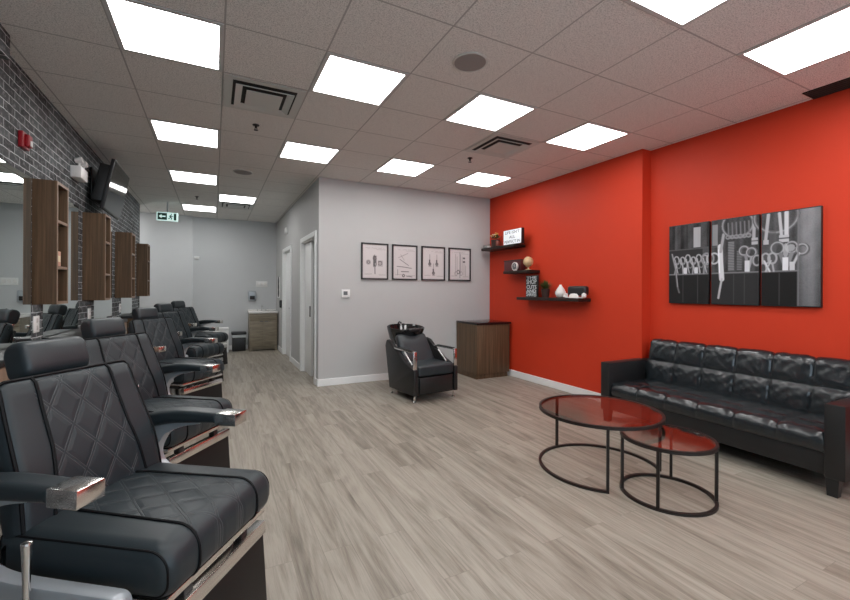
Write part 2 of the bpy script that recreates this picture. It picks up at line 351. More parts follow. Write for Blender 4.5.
struct('wall_corridor', MB().box(XK, XK+.12, YB, DN[0], 0, H).box(XK, XK+.12, DN[0], DN[1], DH, H).box(XK, XK+.12, DN[1], DF[0], 0, H).box(XK, XK+.12, DF[0], DF[1], DH, H).box(XK, XK+.12, DF[1], YF+.1, 0, H), 'grey')
struct('wall_back', MB().box(XK+.12, XR1+.2, YB, YB+.12, 0, H), 'grey')
struct('wall_right', MB().box(XR1, XR1+.3, -.36, YB, 0, H), 'red')
struct('wall_right_recess', MB().box(XR2, XR1+.3, Y0, -.36, 0, H), 'red')
struct('wall_store_room', MB().box(XK+.9, XK+1.0, YB+.12, YF, 0, H).box(XK+.12, XK+.9, 4.2, 4.3, 0, H), 'shade_wall')  # darkness of the unlit room is put into the near-black wall colour
struct('wall_front', MB().box(-.9, 5.1, Y0-.12, Y0, 0, .5).box(-.9, 5.1, Y0-.12, Y0, 2.5, H).box(-.9, -.1, Y0-.12, Y0, .5, 2.5).box(4.3, 5.1, Y0-.12, Y0, .5, 2.5), 'grey')
w1 = struct('window_1', MB().box(-.1, 4.3, Y0-.09, Y0-.03, .5, .56).box(-.1, 4.3, Y0-.09, Y0-.03, 2.44, 2.5).box(-.1, -.04, Y0-.09, Y0-.03, .5, 2.5).box(4.24, 4.3, Y0-.09, Y0-.03, .5, 2.5).box(1.33, 1.39, Y0-.09, Y0-.03, .5, 2.5).box(2.8, 2.86, Y0-.09, Y0-.03, .5, 2.5), 'black_metal')
for a, b in ((-.04, 1.33), (1.39, 2.8), (2.86, 4.24)):
    MB().box(a, b, Y0-.065, Y0-.059, .56, 2.44).build('window_pane', 'pane', w1)
# skirting
bh = .1
struct('baseboard_back', MB().rbox(XK-.012, XR1, YB-.014, YB, 0, bh, .004, 2), 'white')
struct('baseboard_right', MB().rbox(XR1-.014, XR1, -.36, YB-.014, 0, bh, .004, 2).rbox(XR2-.014, XR2, Y0, -.36, 0, bh, .004, 2).rbox(XR1-.014, XR2, -.374, -.36, 0, bh, .004, 2), 'white')
struct('baseboard_corridor', MB().rbox(XK-.014, XK, YB, DN[0]-.075, 0, bh, .004, 2).rbox(XK-.014, XK, DN[1]+.075, DF[0]-.075, 0, bh, .004, 2).rbox(XK-.014, XK, DF[1]+.075, YF, 0, bh, .004, 2), 'white')
struct('baseboard_far', MB().rbox(.145, XK-.014, YF-.014, YF, 0, bh, .004, 2).rbox(-3.1, .145, 6.806, 6.82, 0, bh, .004, 2), 'white')
# doors of the corridor
def door(n, y0, y1, slab_y0, slab_y1, pull):
    d = struct('door_%d' % n, MB().rbox(XK-.02, XK, y0-.075, y0, 0, DH+.075, .003, 2).rbox(XK-.02, XK, y1, y1+.075, 0, DH+.075, .003, 2).rbox(XK-.02, XK, y0, y1, DH, DH+.075, .003, 2)
               .box(XK, XK+.12, y0, y0+.012, 0, DH).box(XK, XK+.12, y1-.012, y1, 0, DH).box(XK, XK+.12, y0, y1, DH-.012, DH), 'white')
    MB().rbox(XK+.045, XK+.085, slab_y0, slab_y1, .006, DH-.012, .003, 2).build('door_slab', 'white', d)
    if pull: MB().rbox(XK+.036, XK+.046, slab_y0+.03, slab_y0+.085, .93, 1.1, .003, 2).build('door_pull', 'black_metal', d)
    else:
        MB().lathe([(.026, 0), (.026, .012), (.011, .014), (.011, .05)], n=16, mat=Matrix.Translation((XK+.045, slab_y0+.07, 1.0)) @ Matrix.Rotation(-PI/2, 4, 'Y')).rbox(XK-.015, XK+.0, slab_y0+.06, slab_y0+.18, .99, 1.01, .005, 2).build('door_handle', 'satin', d)
    return d
door(1, DF[0], DF[1], DF[0]+.014, DF[1]-.014, False)
door(2, DN[0], DN[1], 3.2, DN[1]-.014, True)

# ------------------------------------------------------------------ ceiling fittings
def panel(i, j, label):
    cx, cy = (i+.5)*T, (j+.5)*T
    t = thing('ceiling_light', label, 'ceiling light', (cx, cy, H), 0, 'square ceiling light panels')
    a, b = T/2-.004, T/2-.03
    f = MB()
    for x0, x1, y0, y1 in ((-a, a, -a, -b), (-a, a, b, a), (-a, -b, -b, b), (b, a, -b, b)): f.box(x0, x1, y0, y1, -.006, .001)
    f.build('frame', 'frame_white', t, smooth=False)
    MB().box(-b, b, -b, b, -.005, .001).build('diffuser', 'emit', t, smooth=False)
PL = [(0, -1, 'largest lit square ceiling panel, above the first walnut wall cabinet'), (2, -1, 'lit square ceiling panel right of the large square air vent'),
 (4, -1, 'lit square ceiling panel just in front of the small air vent near the red wall'), (6, -1, 'lit square ceiling panel over the jog in the red wall'),
 (0, 2, 'lit square ceiling panel behind the largest one, left of the sprinkler'), (2, 2, 'lit square ceiling panel just in front of the grey corridor corner'),
 (4, 2, 'lit square ceiling panel above the framed prints'), (6, 2, 'lit square ceiling panel in the corner above the wall shelves'),
 (4, -4, 'lit square ceiling panel cut off by the top edge, right of the round speaker'), (6, -4, 'lit square ceiling panel beside the dark slot diffuser at the right edge'),
 (0, 5, 'lit square ceiling panel left of the far round speaker'), (1, 7, 'lit narrow-looking ceiling panel above the washbasin end'), (0, 9, 'farthest lit ceiling panel, beside the green exit sign')]
for i, j, lb in PL: panel(i, j, lb)
panel(6, -5, 'lit square ceiling panel at the right edge, nearest of the two in line')
for i, j, lb in ((-4, 10, 'unseen lit ceiling panel added in the side passage behind the brick wall, left'), (-3, 10, 'unseen lit ceiling panel added in the side passage behind the brick wall, right')): panel(i, j, lb)  # unseen panels added to brighten the far wall and corridor doors
for i, j in ((0, -4), (2, -4), (0, -7), (2, -7), (4, -7), (6, -7)): panel(i, j, 'unseen lit square ceiling panel added behind the camera')  # out-of-view panels carrying on the ceiling rows, added for brightness
def vent(i, j, label):
    t = thing('air_vent', label, 'air vent', ((i+.5)*T, (j+.5)*T, H), 0, 'square ceiling air vents')
    def ring(mb, a, b, z0, z1):
        o = [(-a, -a), (a, -a), (a, a), (-a, a)]; q = [(-b, -b), (b, -b), (b, b), (-b, b)]
        mb.faces([(x, y, z0) for x, y in o] + [(x, y, z1) for x, y in q] + [(x, y, z0+.004) for x, y in o] + [(x, y, z1+.006) for x, y in q],
                 [(k, (k+1) % 4, 4+(k+1) % 4, 4+k) for k in range(4)] + [(8+k, 8+(k+1) % 4, 12+(k+1) % 4, 12+k) for k in range(4)] + [(k, (k+1) % 4, 8+(k+1) % 4, 8+k) for k in range(4)] + [(4+k, 4+(k+1) % 4, 12+(k+1) % 4, 12+k) for k in range(4)])
    f = MB(); ring(f, .295, .235, -.010, -.006); f.build('frame', 'vent', t, smooth=False)
    MB().box(-.24, .24, -.24, .24, -.0045, -.001).build('dark_throat', 'void', t, smooth=False)
    for k, (a, b) in enumerate(((.215, .165), (.135, .0))):
        v = MB()
        if b: ring(v, a, b, -.026, -.008)
        else: v.box(-a, a, -a, a, -.024, -.018)
        v.build('louvre', 'vent', t, smooth=False)
vent(1, 0, 'larger-looking square ceiling air vent left of a lit panel, above the barber chairs'); vent(5, 0, 'square ceiling air vent near the red wall, between two lit panels'); vent(1, 8, 'far square ceiling air vent beyond the narrow lit panel')
def speaker(x, y, lb):
    t = thing('ceiling_speaker', lb, 'speaker', (x, y, H), 0, 'round ceiling speakers')
    MB().lathe([(.122, .001), (.122, -.006), (.112, -.009), (.108, -.006)], n=40).build('rim', 'vent', t)
    MB().lathe([(.109, -.004), (.109, -.0075), (.0, -.0085)], n=40).build('grille', 'speaker', t)
speaker(2.13, -.937, 'large-looking round grey ceiling speaker nearest the top edge'); speaker(.898, 2.713, 'small-looking round ceiling speaker near the corridor end')
def sprinkler(x, y, lb):
    t = thing('sprinkler', lb, 'sprinkler', (x, y, H), 0, 'ceiling sprinkler heads')
    MB().lathe([(.032, .001), (.030, -.006), (.012, -.010), (.010, -.03), (.006, -.034)], n=20).build('body', 'black_metal', t)
    MB().lathe([(.020, -.048), (.020, -.051), (.0, -.051)], n=16).tube([(.011, 0, -.03), (.011, 0, -.049)], .0025, 6).tube([(-.011, 0, -.03), (-.011, 0, -.049)], .0025, 6).build('deflector', 'black_metal', t)
sprinkler(.91, .93, 'dark sprinkler head beyond the large air vent'); sp2 = at(470, 158, z=H); sprinkler(sp2.x, sp2.y, 'dark sprinkler head beyond the air vent near the red wall'); sp3 = at(197, 196.5, z=H); sprinkler(sp3.x, sp3.y, 'tiny dark sprinkler head near the exit sign')
t = thing('slot_diffuser', 'long dark linear slot air diffuser along the top of the red wall', 'air vent', (4.815, -2.42, H))
MB().box(-.095, .1, -.63, .63, -.004, .001).build('dark_slot', 'void', t, smooth=False)
f = MB()
for x in (-.1, .095): f.box(x, x+.008, -.64, .64, -.007, .001)
f.box(-.1, .103, -.64, -.63, -.007, .001); f.box(-.1, .103, .63, .64, -.007, .001); f.build('frame', 'panel', t, smooth=False)
bl = MB()
for x in (-.06, -.02, .02, .06): bl.box(x, x+.006, -.63, .63, -.0065, -.001)
bl.build('blade', 'panel', t, smooth=False)
# ------------------------------------------------------------------ exit sign
p0 = at(156.5, 211.5, y=5.4); p1 = at(178, 221.5, y=5.4)
w, h = p1.x-p0.x, p0.z-p1.z
cx, cz = (p0.x+p1.x)/2, (p0.z+p1.z)/2
t = thing('exit_sign', 'green and white lit running-man exit sign with left arrow under the ceiling', 'exit sign', (cx, 5.4, cz))
MB().rbox(-w/2, w/2, 0, .03, -h/2, h/2, .004, 2).build('housing', 'exit_white', t)
MB().box(-.012, .012, .008, .022, h/2, H-cz).build('hanger', 'satin', t)
gw, gh = w*.43, h*.80
MB().box(-w*.45, -w*.02, -.003, .001, -gh/2, gh/2).build('arrow_field', 'green', t, smooth=False)
MB().prism([(-w*.40, 0), (-w*.26, gh*.30), (-w*.26, gh*.09), (-w*.08, gh*.09), (-w*.08, -gh*.09), (-w*.26, -gh*.09), (-w*.26, -gh*.30)], lambda p, q: (p[0], q, p[1]), -.006, -.002).build('arrow', 'exit_white', t, smooth=False)
MB().box(w*.30, w*.42, -.003, .001, -gh/2, gh/2).build('doorway', 'green', t, smooth=False)
rm = MB()
rm.tube([(w*.17, -.003, gh*.22), (w*.15, -.003, -gh*.05)], .012, 6).tube([(w*.15, -.003, -gh*.05), (w*.21, -.003, -gh*.2), (w*.17, -.003, -gh*.42)], .008, 6).tube([(w*.15, -.003, -gh*.05), (w*.10, -.003, -gh*.25), (w*.04, -.003, -gh*.25)], .008, 6)
rm.tube([(w*.17, -.003, gh*.18), (w*.23, -.003, gh*.05), (w*.27, -.003, gh*.12)], .006, 6).tube([(w*.17, -.003, gh*.18), (w*.10, -.003, gh*.12), (w*.08, -.003, -gh*.02)], .006, 6).lathe([(.0, -.013), (.013, 0), (.0, .013)], (w*.185, -.003, gh*.38), 10)
rm.build('running_figure', 'green', t)

# ------------------------------------------------------------------ left wall: mirrors, cabinets, consoles, small fittings
CABS = [(.818, 1.095), (2.173, 2.44), (3.775, 4.065), (5.56, 5.87)]
MIR = [(-.55, .641), (.878, 1.809), (2.415, 3.323), (3.91, 4.80)]
cab_l = ['nearest walnut wall cabinet with open shelves, beside the first mirror', 'second walnut wall cabinet from the front, below the television', 'third walnut wall cabinet from the front, small box on its shelf', 'farthest walnut wall cabinet, at the end of the brick wall']
mir_l = ['first wall mirror, left of the nearest walnut cabinet', 'wall mirror between the first and second walnut cabinets', 'wall mirror between the second and third walnut cabinets', 'wall mirror between the third and last walnut cabinets']
for k, ((y0, y1), lb) in enumerate(zip(CABS, cab_l)):
    D = (.15, .195, .195, .17)[k]; z0, z1 = 1.228, (2.19, 2.16, 2.155, 2.17)[k]; Wc = y1-y0
    t = thing('wall_cabinet', lb, 'cabinet', (XB, y0, z0), 0, 'open walnut wall cabinets'); hh = z1-z0; th = .022
    b = MB().box(.0, D-.004, 0, th, 0, hh).box(.0, D-.004, Wc-th, Wc, 0, hh).box(.0, D-.004, th, Wc-th, 0, th).box(.0, D-.004, th, Wc-th, hh-th, hh).box(.0, .012, th, Wc-th, th, hh-th)
    b.build('carcass', 'walnut', t, smooth=False)
    e = MB().box(D-.004, D, 0, th, 0, hh).box(D-.004, D, Wc-th, Wc, 0, hh).box(D-.004, D, th, Wc-th, 0, th).box(D-.004, D, th, Wc-th, hh-th, hh)
    e.build('edge_band', 'walnut_edge', t, smooth=False)
    for q in (.30, .675):
        sh = MB().box(.012, D-.006, th, Wc-th, hh*q-.01, hh*q+.012).build('shelf', 'walnut', t, smooth=False)
        MB().box(D-.006, D-.001, th, Wc-th, hh*q-.01, hh*q+.012).build('shelf_edge', 'walnut_edge', sh, smooth=False)
for (k, q, lb, wd, hg) in ((0, .30, 'small peach box on a shelf of the nearest walnut cabinet', .09, .12), (2, .30, 'small peach box on a shelf of the third walnut cabinet', .07, .10)):
    y0, y1 = CABS[k]; z = 1.228 + (.962, .932, .927, .942)[k]*q + .012
    t = thing('product_box', lb, 'box', (XB+.10, y0+.10, z), 0, 'small boxes in the wall cabinets')
    MB().rbox(-.035, .035, -wd/2, wd/2, 0, hg, .003, 2).build('carton', 'peach', t); MB().box(.0345, .036, -wd/2+.01, wd/2-.01, hg*.3, hg*.7).build('label_strip', 'bloom_pale', t, smooth=False)
for (y0, y1), lb in zip(MIR, mir_l):
    t = thing('wall_mirror', lb, 'mirror', (XB, (y0+y1)/2, .97), 0, 'wall mirrors on the brick'); q = (y1-y0)/2
    MB().box(.0, .044, -q+.32, q-.2, .1, 1.05).build('backing', 'black', t, smooth=False); MB().box(.044, .050, -q, q, 0, 1.185).build('mirror_glass', 'mirror', t, smooth=False)
con_l = ['walnut wall console with dark top behind the nearest barber chair', 'walnut wall console with dark top under the second mirror', 'walnut wall console with dark top under the third mirror', 'walnut wall console with dark top under the farthest mirror']
for k, ((y0, y1), lb) in enumerate(zip(MIR, con_l)):
    y0, y1 = ((-.45, .60), (.92, 1.77), (2.46, 3.28), (3.95, 4.76))[k]
    t = thing('wall_console', lb, 'console', (XB, (y0+y1)/2, .60), 0, 'walnut consoles under the mirrors'); q = (y1-y0)/2
    MB().box(0, .20, -q+.01, q-.01, 0, .325).build('body', 'walnut', t, smooth=False); MB().rbox(0, .225, -q, q, .325, .362, .004, 2).build('top', 'black', t)
    for s in (-1, 1):
        d = MB().rbox(.20, .218, -q+.015 if s < 0 else .004, -.004 if s < 0 else q-.015, .01, .315, .003, 2).build('drawer', 'walnut_edge', t)
        MB().tube([(.232, s*q*.5-.06, .2), (.232, s*q*.5+.06, .2)], .006, 8).box(.217, .234, s*q*.5-.05, s*q*.5-.043, .196, .204).box(.217, .234, s*q*.5+.043, s*q*.5+.05, .196, .204).build('drawer_pull', 'satin', d)
for y, lb in ((.742, 'white outlet plate on the brick under the nearest cabinet'), (2.224, 'white outlet plate on the brick under the second cabinet'), (3.846, 'white outlet plate on the brick under the third cabinet')):
    t = thing('outlet_plate', lb, 'outlet', (-.634, y, 1.02), 0, 'white outlet plates on the brick')
    MB().rbox(0, .008, -.055, .055, 0, .125, .003, 2).build('plate', 'white_plastic', t)
    for z in (.035, .09): MB().rbox(.007, .010, -.017, .017, z-.016, z+.016, .002, 2).build('socket', 'porcelain', t)
# fire alarm
t = thing('fire_alarm', 'small red fire alarm strobe high on the brick wall', 'fire alarm', (XB, .615, 2.355))
MB().rbox(0, .03, -.06, .06, 0, .115, .006, 3).build('body', 'alarm', t); MB().rbox(.028, .055, -.032, .032, .012, .1, .008, 3).build('strobe_housing', 'alarm', t); MB().rbox(.054, .060, -.015, .02, .02, .06, .003, 2).build('lens', 'lamp_grey', t)
# emergency light
t = thing('emergency_light', 'grey twin-head emergency light box high on the brick wall', 'emergency light', (XB, 1.86, 2.43))
MB().rbox(0, .085, -.115, .115, 0, .115, .006, 3).build('battery_box', 'beige', t)
for y in (-.07, .085):
    hd = MB().lathe([(.014, -.045), (.024, -.04), (.030, 0), (.030, .016), (.025, .02)], n=20, mat=Matrix.Translation((.068, y, .178)) @ Matrix.Rotation(R(75), 4, 'Y')).tube([(.055, y, .11), (.06, y, .155)], .010, 8).build('lamp_head', 'beige', t)
    MB().lathe([(.026, .017), (.024, .022), (0, .024)], n=20, mat=Matrix.Translation((.068, y, .178)) @ Matrix.Rotation(R(75), 4, 'Y')).build('lens', 'lamp_grey', hd)
# television
t = thing('television', 'black flat television tilted down, mounted high on the brick wall', 'television', (-.452, 2.605, 2.495))
tilt = Matrix.Rotation(R(11), 4, 'Y')
MB().rbox(-.035, .0, -.425, .425, -.285, .27, .006, 3, tilt).rbox(-.13, -.03, -.40, .38, -.21, .20, .012, 3, tilt).build('casing', 'black', t)
MB().box(-.001, .0025, -.412, .412, -.268, .258, tilt).build('screen', 'screen', t, smooth=False)
MB().rbox(-.226, -.205, -.15, .15, -.15, .22, .004, 2).rbox(-.21, -.06, -.12, -.09, -.02, .03, .004, 2).rbox(-.21, -.06, .09, .12, -.02, .03, .004, 2).build('wall_bracket', 'black', t)

# ------------------------------------------------------------------ barber chairs
def make_chair(label):
    t = thing('barber_chair', label, 'barber chair', (0, 0, 0), 0, 'black barber chairs along the mirrors')
    # base
    MB().lathe([(.30, 0), (.30, .012), (.27, .028), (.10, .045), (.07, .05)], (.08, 0, 0), 40).build('base_disc', 'chrome', t)
    MB().lathe([(.055, .045), (.055, .25), (.075, .26), (.075, .385)], (.08, 0, 0), 24).build('hydraulic_column', 'satin', t)
    MB().rbox(-.12, .36, -.22, .22, .38, .445, .01, 2).build('underframe', 'black', t)
    # seat
    sp = rr(-.13, .475, .445, .605, (.03, .06, .075, .03), 7)
    seat = MB().cushion(sp, .285, .05, lambda a, y, b: (a, y, b + (.010*(1-(y/.285)**2) if b > .5 else 0))).build('seat', 'quilt_seat', t, angle=60)
    def loop_part(prof, lo, hi): return prof[lo:hi]
    for s in (-1, 1):
        top = [p for p in sp if p[1] > .53 or p[0] > .40]
        pth = [(-.05, s*.13, .6145), (.02, s*.148, .6142)] + [(a+.001, s*.160, b+(.0072*min(1, max(0, (b-.53)/.06)))) for a, b in sp[10:24]][::-1]
        MB().tube(pth, .0055, 6).build('welt', 'welt', seat)
        i1 = .05*(1-math.cos(PI/4)); nr = normals(sp); ye = .235+.05*math.sin(PI/4)
        MB().tube([(p[0]-q[0]*i1, s*(ye+.001), p[1]-q[1]*i1+.001) for p, q in zip(sp, nr)], .0035, 6, closed=True).build('edge_piping', 'welt', seat)
    MB().rbox(.20, .445, -.27, .27, .425, .447, .004, 2).build('seat_trim', 'chrome', t)
    # calf rest
    tl = Matrix.Translation((.42, 0, .40)) @ Matrix.Rotation(R(-4), 4, 'Y')
    pn = MB().rbox(-.015, .02, -.262, .262, -.345, -.055, .006, 2, tl).build('calf_panel', 'panel', t)
    MB().rbox(-.012, .03, -.265, .265, -.058, -.008, .005, 2, tl).build('chrome_band', 'chrome', pn)
    for s in (-1, 1): MB().rbox(-.03, .01, s*.15-.02, s*.15+.02, -.03, .04, .004, 2, tl).build('hinge', 'black', pn)
    # backrest
    B = Matrix.Translation((-.075, 0, .56)) @ Matrix.Rotation(R(-16), 4, 'Y')
    hb = .50; fr = []
    front = [(.052, .02), (.062, .10), (.066, .18), (.058, .28), (.048, .38), (.044, .44)]
    prof = [(-.04, .0), (.03, 0)] + [tuple(v) for v in smooth_path(front, 5)] + [(.040, .475), (.026, .494), (.004, .5), (-.022, .494), (-.038, .475), (-.045, .43), (-.05, .25), (-.05, .08)]
    def bmap(a, y, b): return (a, y*(1.03-.12*(b/hb)**1.2), b)
    bk = MB().cushion(prof, .27, .04, bmap, 6).build('backrest', 'quilt_back', t, angle=60); bk.matrix_local = B
    for s in (-1, 1):
        MB().tube([bmap(a+.0015, s*(.150+.03*max(0, .25-b)/.25), b) for a, b in prof[2:30]], .0058, 6).build('welt', 'welt', bk)
    i1 = .04*(1-math.cos(PI/4)); ye = .23+.04*math.sin(PI/4); nr = normals(prof); fp = [(p[0]-q[0]*i1, p[1]-q[1]*i1) for p, q in zip(prof, nr)][2:30]
    a9, b9 = prof[29]
    path = [bmap(a+.001, -ye-.001, b) for a, b in fp] + [bmap(a9, -.24+.48*k/12, b9+.0005) for k in range(13)] + [bmap(a+.001, ye+.001, b) for a, b in fp[::-1]]
    MB().tube(path, .0058, 6).build('outline_piping', 'welt', bk)
    MB().rbox(-.066, -.045, -.235, .235, .0, .44, .01, 3).build('back_shell', 'black', bk)
    # headrest
    hp = rr(-.105, -.005, .493, .634, (.035, .045, .045, .05), 6)
    hr = MB().cushion(hp, .120, .022, lambda a, y, b: (a + .010*(1-(y/.13)**2)*(1 if a > -.05 else 0), y, b), 5).build('headrest', 'leather', t, angle=60); hr.matrix_local = B
    for s in (-1, 1): MB().rbox(-.085, -.066, s*.10-.014, s*.10+.014, .38, .55, .003, 2).build('headrest_post', 'chrome', hr)
    # arms
    for s in (-1, 1):
        yc = s*.345
        up = smooth_path([(-.225, .752), (-.14, .792), (-.03, .809), (.09, .812), (.19, .808)], 5); lo = smooth_path([(.19, .764), (.09, .760), (-.03, .752), (-.14, .728), (-.225, .70)], 5)
        arm = MB().cushion([tuple(v) for v in up+lo], .041, .016, lambda a, y, b: (a, yc+y*(1 if a > -.1 else 1-.35*(-.1-a)/.125), b), 4).build('armrest', 'leather', t, angle=60)
        MB().rbox(.19, .287, yc-.042, yc+.042, .758, .81, .003, 2).build('end_cap', 'chrome', arm)
        pth = smooth_path([(.10, .765), (.0, .755), (-.10, .715), (-.15, .625), (-.125, .545), (-.045, .505), (.07, .492), (.37, .492)], 6)
        wds = [.022+.05*min(1, k/14) if k < 30 else .072-.018*min(1, (k-30)/12) for k in range(len(pth))]
        ol = ribbon([(v.x, v.y) for v in pth], wds)
        af = MB().prism(ol, lambda p, q: (p[0], q, p[1]), yc-.022, yc+.022).build('arm_frame', 'silver', t, bevel=.004)
        MB().rbox(-.03, .22, yc-s*.02-.015 if s > 0 else yc+.02-.03, yc-s*.02+.03 if s > 0 else yc+.02+.015, .45, .475, .004, 2).build('arm_bracket', 'black', af)
    MB().tube([(.14, -.395, .40), (.14, -.395, .56), (.14, -.395, .66)], [.008, .009, .013], 10).lathe([(.013, 0), (.012, .006), (.0, .010)], (.14, -.395, .66), 12).tube([(.14, -.395, .405), (.14, -.2, .41)], .008, 8).build('recline_lever', 'chrome', t)
    return t
CH = [((.45, -1.63), -36, 'nearest black quilted barber chair, largest in the foreground'), ((.355, -.30), -37, 'second black quilted barber chair, just behind the nearest one'),
      ((.335, 1.53), -40, 'third black barber chair counting from the foreground'), ((.37, 3.05), -38, 'fourth black barber chair, half hidden behind the third'), ((.47, 4.55), -34, 'farthest black barber chair, nearest the white bin')]
proto = None
for (mx_, my_), a, lb in CH:
    a = R(a); loc = (mx_-.27*math.cos(a), my_-.27*math.sin(a), 0)
    if proto is None:
        proto = make_chair(lb); proto.location = loc; proto.rotation_euler = (0, 0, a)
    else: dup(proto, lb, loc, a)

# ------------------------------------------------------------------ sofa
t = thing('sofa', 'long black tufted leather sofa with square arms along the red wall', 'sofa', (4.18, -.32, 0))
SL = 1.89                                        # runs towards -y
MB().rbox(.03, .70, -SL+.1, -.1, .125, .275, .006, 2).build('base', 'sofa_flat', t)
def puff(u, v, p=3.0): return max(0, (1-abs(2*u-1)**p))*max(0, (1-abs(2*v-1)**p))
random.seed(3)
def wrinkle(a, b): return .0035*math.sin(5*a+2*math.sin(3*b))*math.sin(4*b+1.5*math.sin(2.3*a)) + .0012*math.sin(11*a+5*b+2*math.sin(6*b))
L0, L1 = -.105, -SL+.105
# seat: profile from the back over the front edge
sprof = smooth_path([(.58, .39), (.40, .395), (.22, .40), (.08, .398), (.035, .375), (.02, .33), (.02, .275)], 6)
lens = [0]
for a, b in zip(sprof, sprof[1:]): lens.append(lens[-1]+(b-a).length)
def on(path, ls, q):
    d = q*ls[-1]
    for i in range(len(ls)-1):
        if d <= ls[i+1] or i == len(ls)-2:
            f = (d-ls[i])/max(1e-9, ls[i+1]-ls[i]); p = path[i].lerp(path[i+1], f); tg = (path[i+1]-path[i]).normalized(); return p, tg
def seat_fn(u, v):
    p, tg = on(sprof, lens, v); nn = Vector((-tg.y, tg.x)) * -1
    cu = (u*6) % 1 if u < 1 else 1; vv = v*2 if v < .5 else (v-.5)*2; 
    hgt = .022*puff(cu, vv, 4)**.55 + (wrinkle(u*14, v*5)*.6 if 0 < v < 1 else 0)
    return (p.x + nn.x*hgt, L0+(L1-L0)*u, p.y + nn.y*hgt)
MB().grid(126, 44, seat_fn).rbox(.04, .60, L1, L0, .27, .385, .005, 2).build('seat_cushion', 'sofa', t, angle=80)
bprof = smooth_path([(.53, .385), (.55, .50), (.575, .62), (.60, .74), (.615, .80), (.65, .825), (.69, .815)], 6)
bl_ = [0]
for a, b in zip(bprof, bprof[1:]): bl_.append(bl_[-1]+(b-a).length)
def back_fn(u, v):
    p, tg = on(bprof, bl_, v); nn = Vector((-tg.y, tg.x))
    cu = (u*6) % 1 if u < 1 else 1; sp_ = .46; vv = v/sp_ if v < sp_ else (v-sp_)/(1-sp_)
    hgt = .021*puff(cu, vv, 4)**.55 + wrinkle(u*13+3, v*4)*.7
    return (p.x + nn.x*hgt, L0-.035+(L1-L0+.035)*u, p.y + nn.y*hgt)
MB().grid(126, 44, back_fn).rbox(.60, .72, -SL+.09, -.14, .12, .79, .008, 2).rbox(.57, .66, L1, L0, .3, .6, .005, 2).build('backrest', 'sofa', t, angle=80)
for y in (0, -SL+.105):
    MB().rbox(0, .70, y-.105, y, .12, .61, .006, 2).build('arm', 'sofa_flat', t)
for y in (-.055, -SL+.068):
    for x in (.03, .66):
        MB().prism([(-.02, -.036), (.045, -.036), (.045, .036), (-.02, .036)], lambda p, q: (x+p[0]*(1 if q > .05 else .8), y+p[1]*(1 if q > .05 else .75), q), 0, .125).build('leg', 'sofa_flat', t)

# ------------------------------------------------------------------ nesting coffee tables
def arc(r, a0, a1, z, n=48): return [(r*math.cos(R(a0+(a1-a0)*k/n)), r*math.sin(R(a0+(a1-a0)*k/n)), z) for k in range(n+1)]
def ring_bm(r, z0, z1, w, a0=0, a1=360):
    closed = a1-a0 >= 360; n = 64; mb = MB(); secs = []
    for k in range(n if closed else n+1):
        a = R(a0+(a1-a0)*k/n); c, s = math.cos(a), math.sin(a); secs.append([((r-w)*c, (r-w)*s, z0), (r*c, r*s, z0), (r*c, r*s, z1), ((r-w)*c, (r-w)*s, z1)])
    if closed:
        vs = [p for q in secs for p in q]; mb.faces(vs, [(4*k+j, 4*k+(j+1) % 4, 4*((k+1) % n)+(j+1) % 4, 4*((k+1) % n)+j) for k in range(n) for j in range(4)])
    else: mb.sweep(secs)
    return mb
def table(label, c, r, h, base, legs):
    t = thing('coffee_table', label, 'coffee table', (c[0], c[1], 0))
    ring_bm(r, h-.022, h, .018).build('top_rim', 'black_metal', t, angle=30)
    MB().lathe([(r-.0185, h-.011), (r-.0185, h-.003)], n=64).build('glass_top', 'glass', t)
    ring_bm(r, 0, .018, .02, *base).build('base_ring', 'black_metal', t, angle=30)
    for a in legs:
        x, y = (r-.009)*math.cos(R(a)), (r-.009)*math.sin(R(a)); m4 = Matrix.Translation((x, y, 0)) @ Matrix.Rotation(R(a), 4, 'Z')
        MB().box(-.009, .009, -.009, .009, .0, h-.01, m4).build('leg', 'black_metal', t, smooth=False)
table('larger round glass coffee table with black metal rim and open base ring', (3.198, -1.125), .444, .446, (-36.5, 228), (-36.5, 90, 227.5))
table('smaller round glass coffee table with black rim tucked under the larger one', (3.247, -1.63), .284, .388, (0, 360), (-157, 141, -52, 27))

# ------------------------------------------------------------------ walnut cabinet in the corner
t = thing('storage_cabinet', 'free-standing walnut cabinet with black top in the corner by the red wall', 'cabinet', (4.11, 1.875, 0))
MB().box(.012, .60, .03, .575, 0, .07).build('plinth', 'walnut', t, smooth=False); MB().box(0, .62, .02, .585, .07, .83).build('body', 'walnut', t, smooth=False)
MB().rbox(0, .62, 0, .019, .075, .825, .002, 2).build('front_panel', 'walnut', t); MB().rbox(-.006, .645, -.01, .59, .83, .862, .003, 2).build('top', 'black_gloss', t)

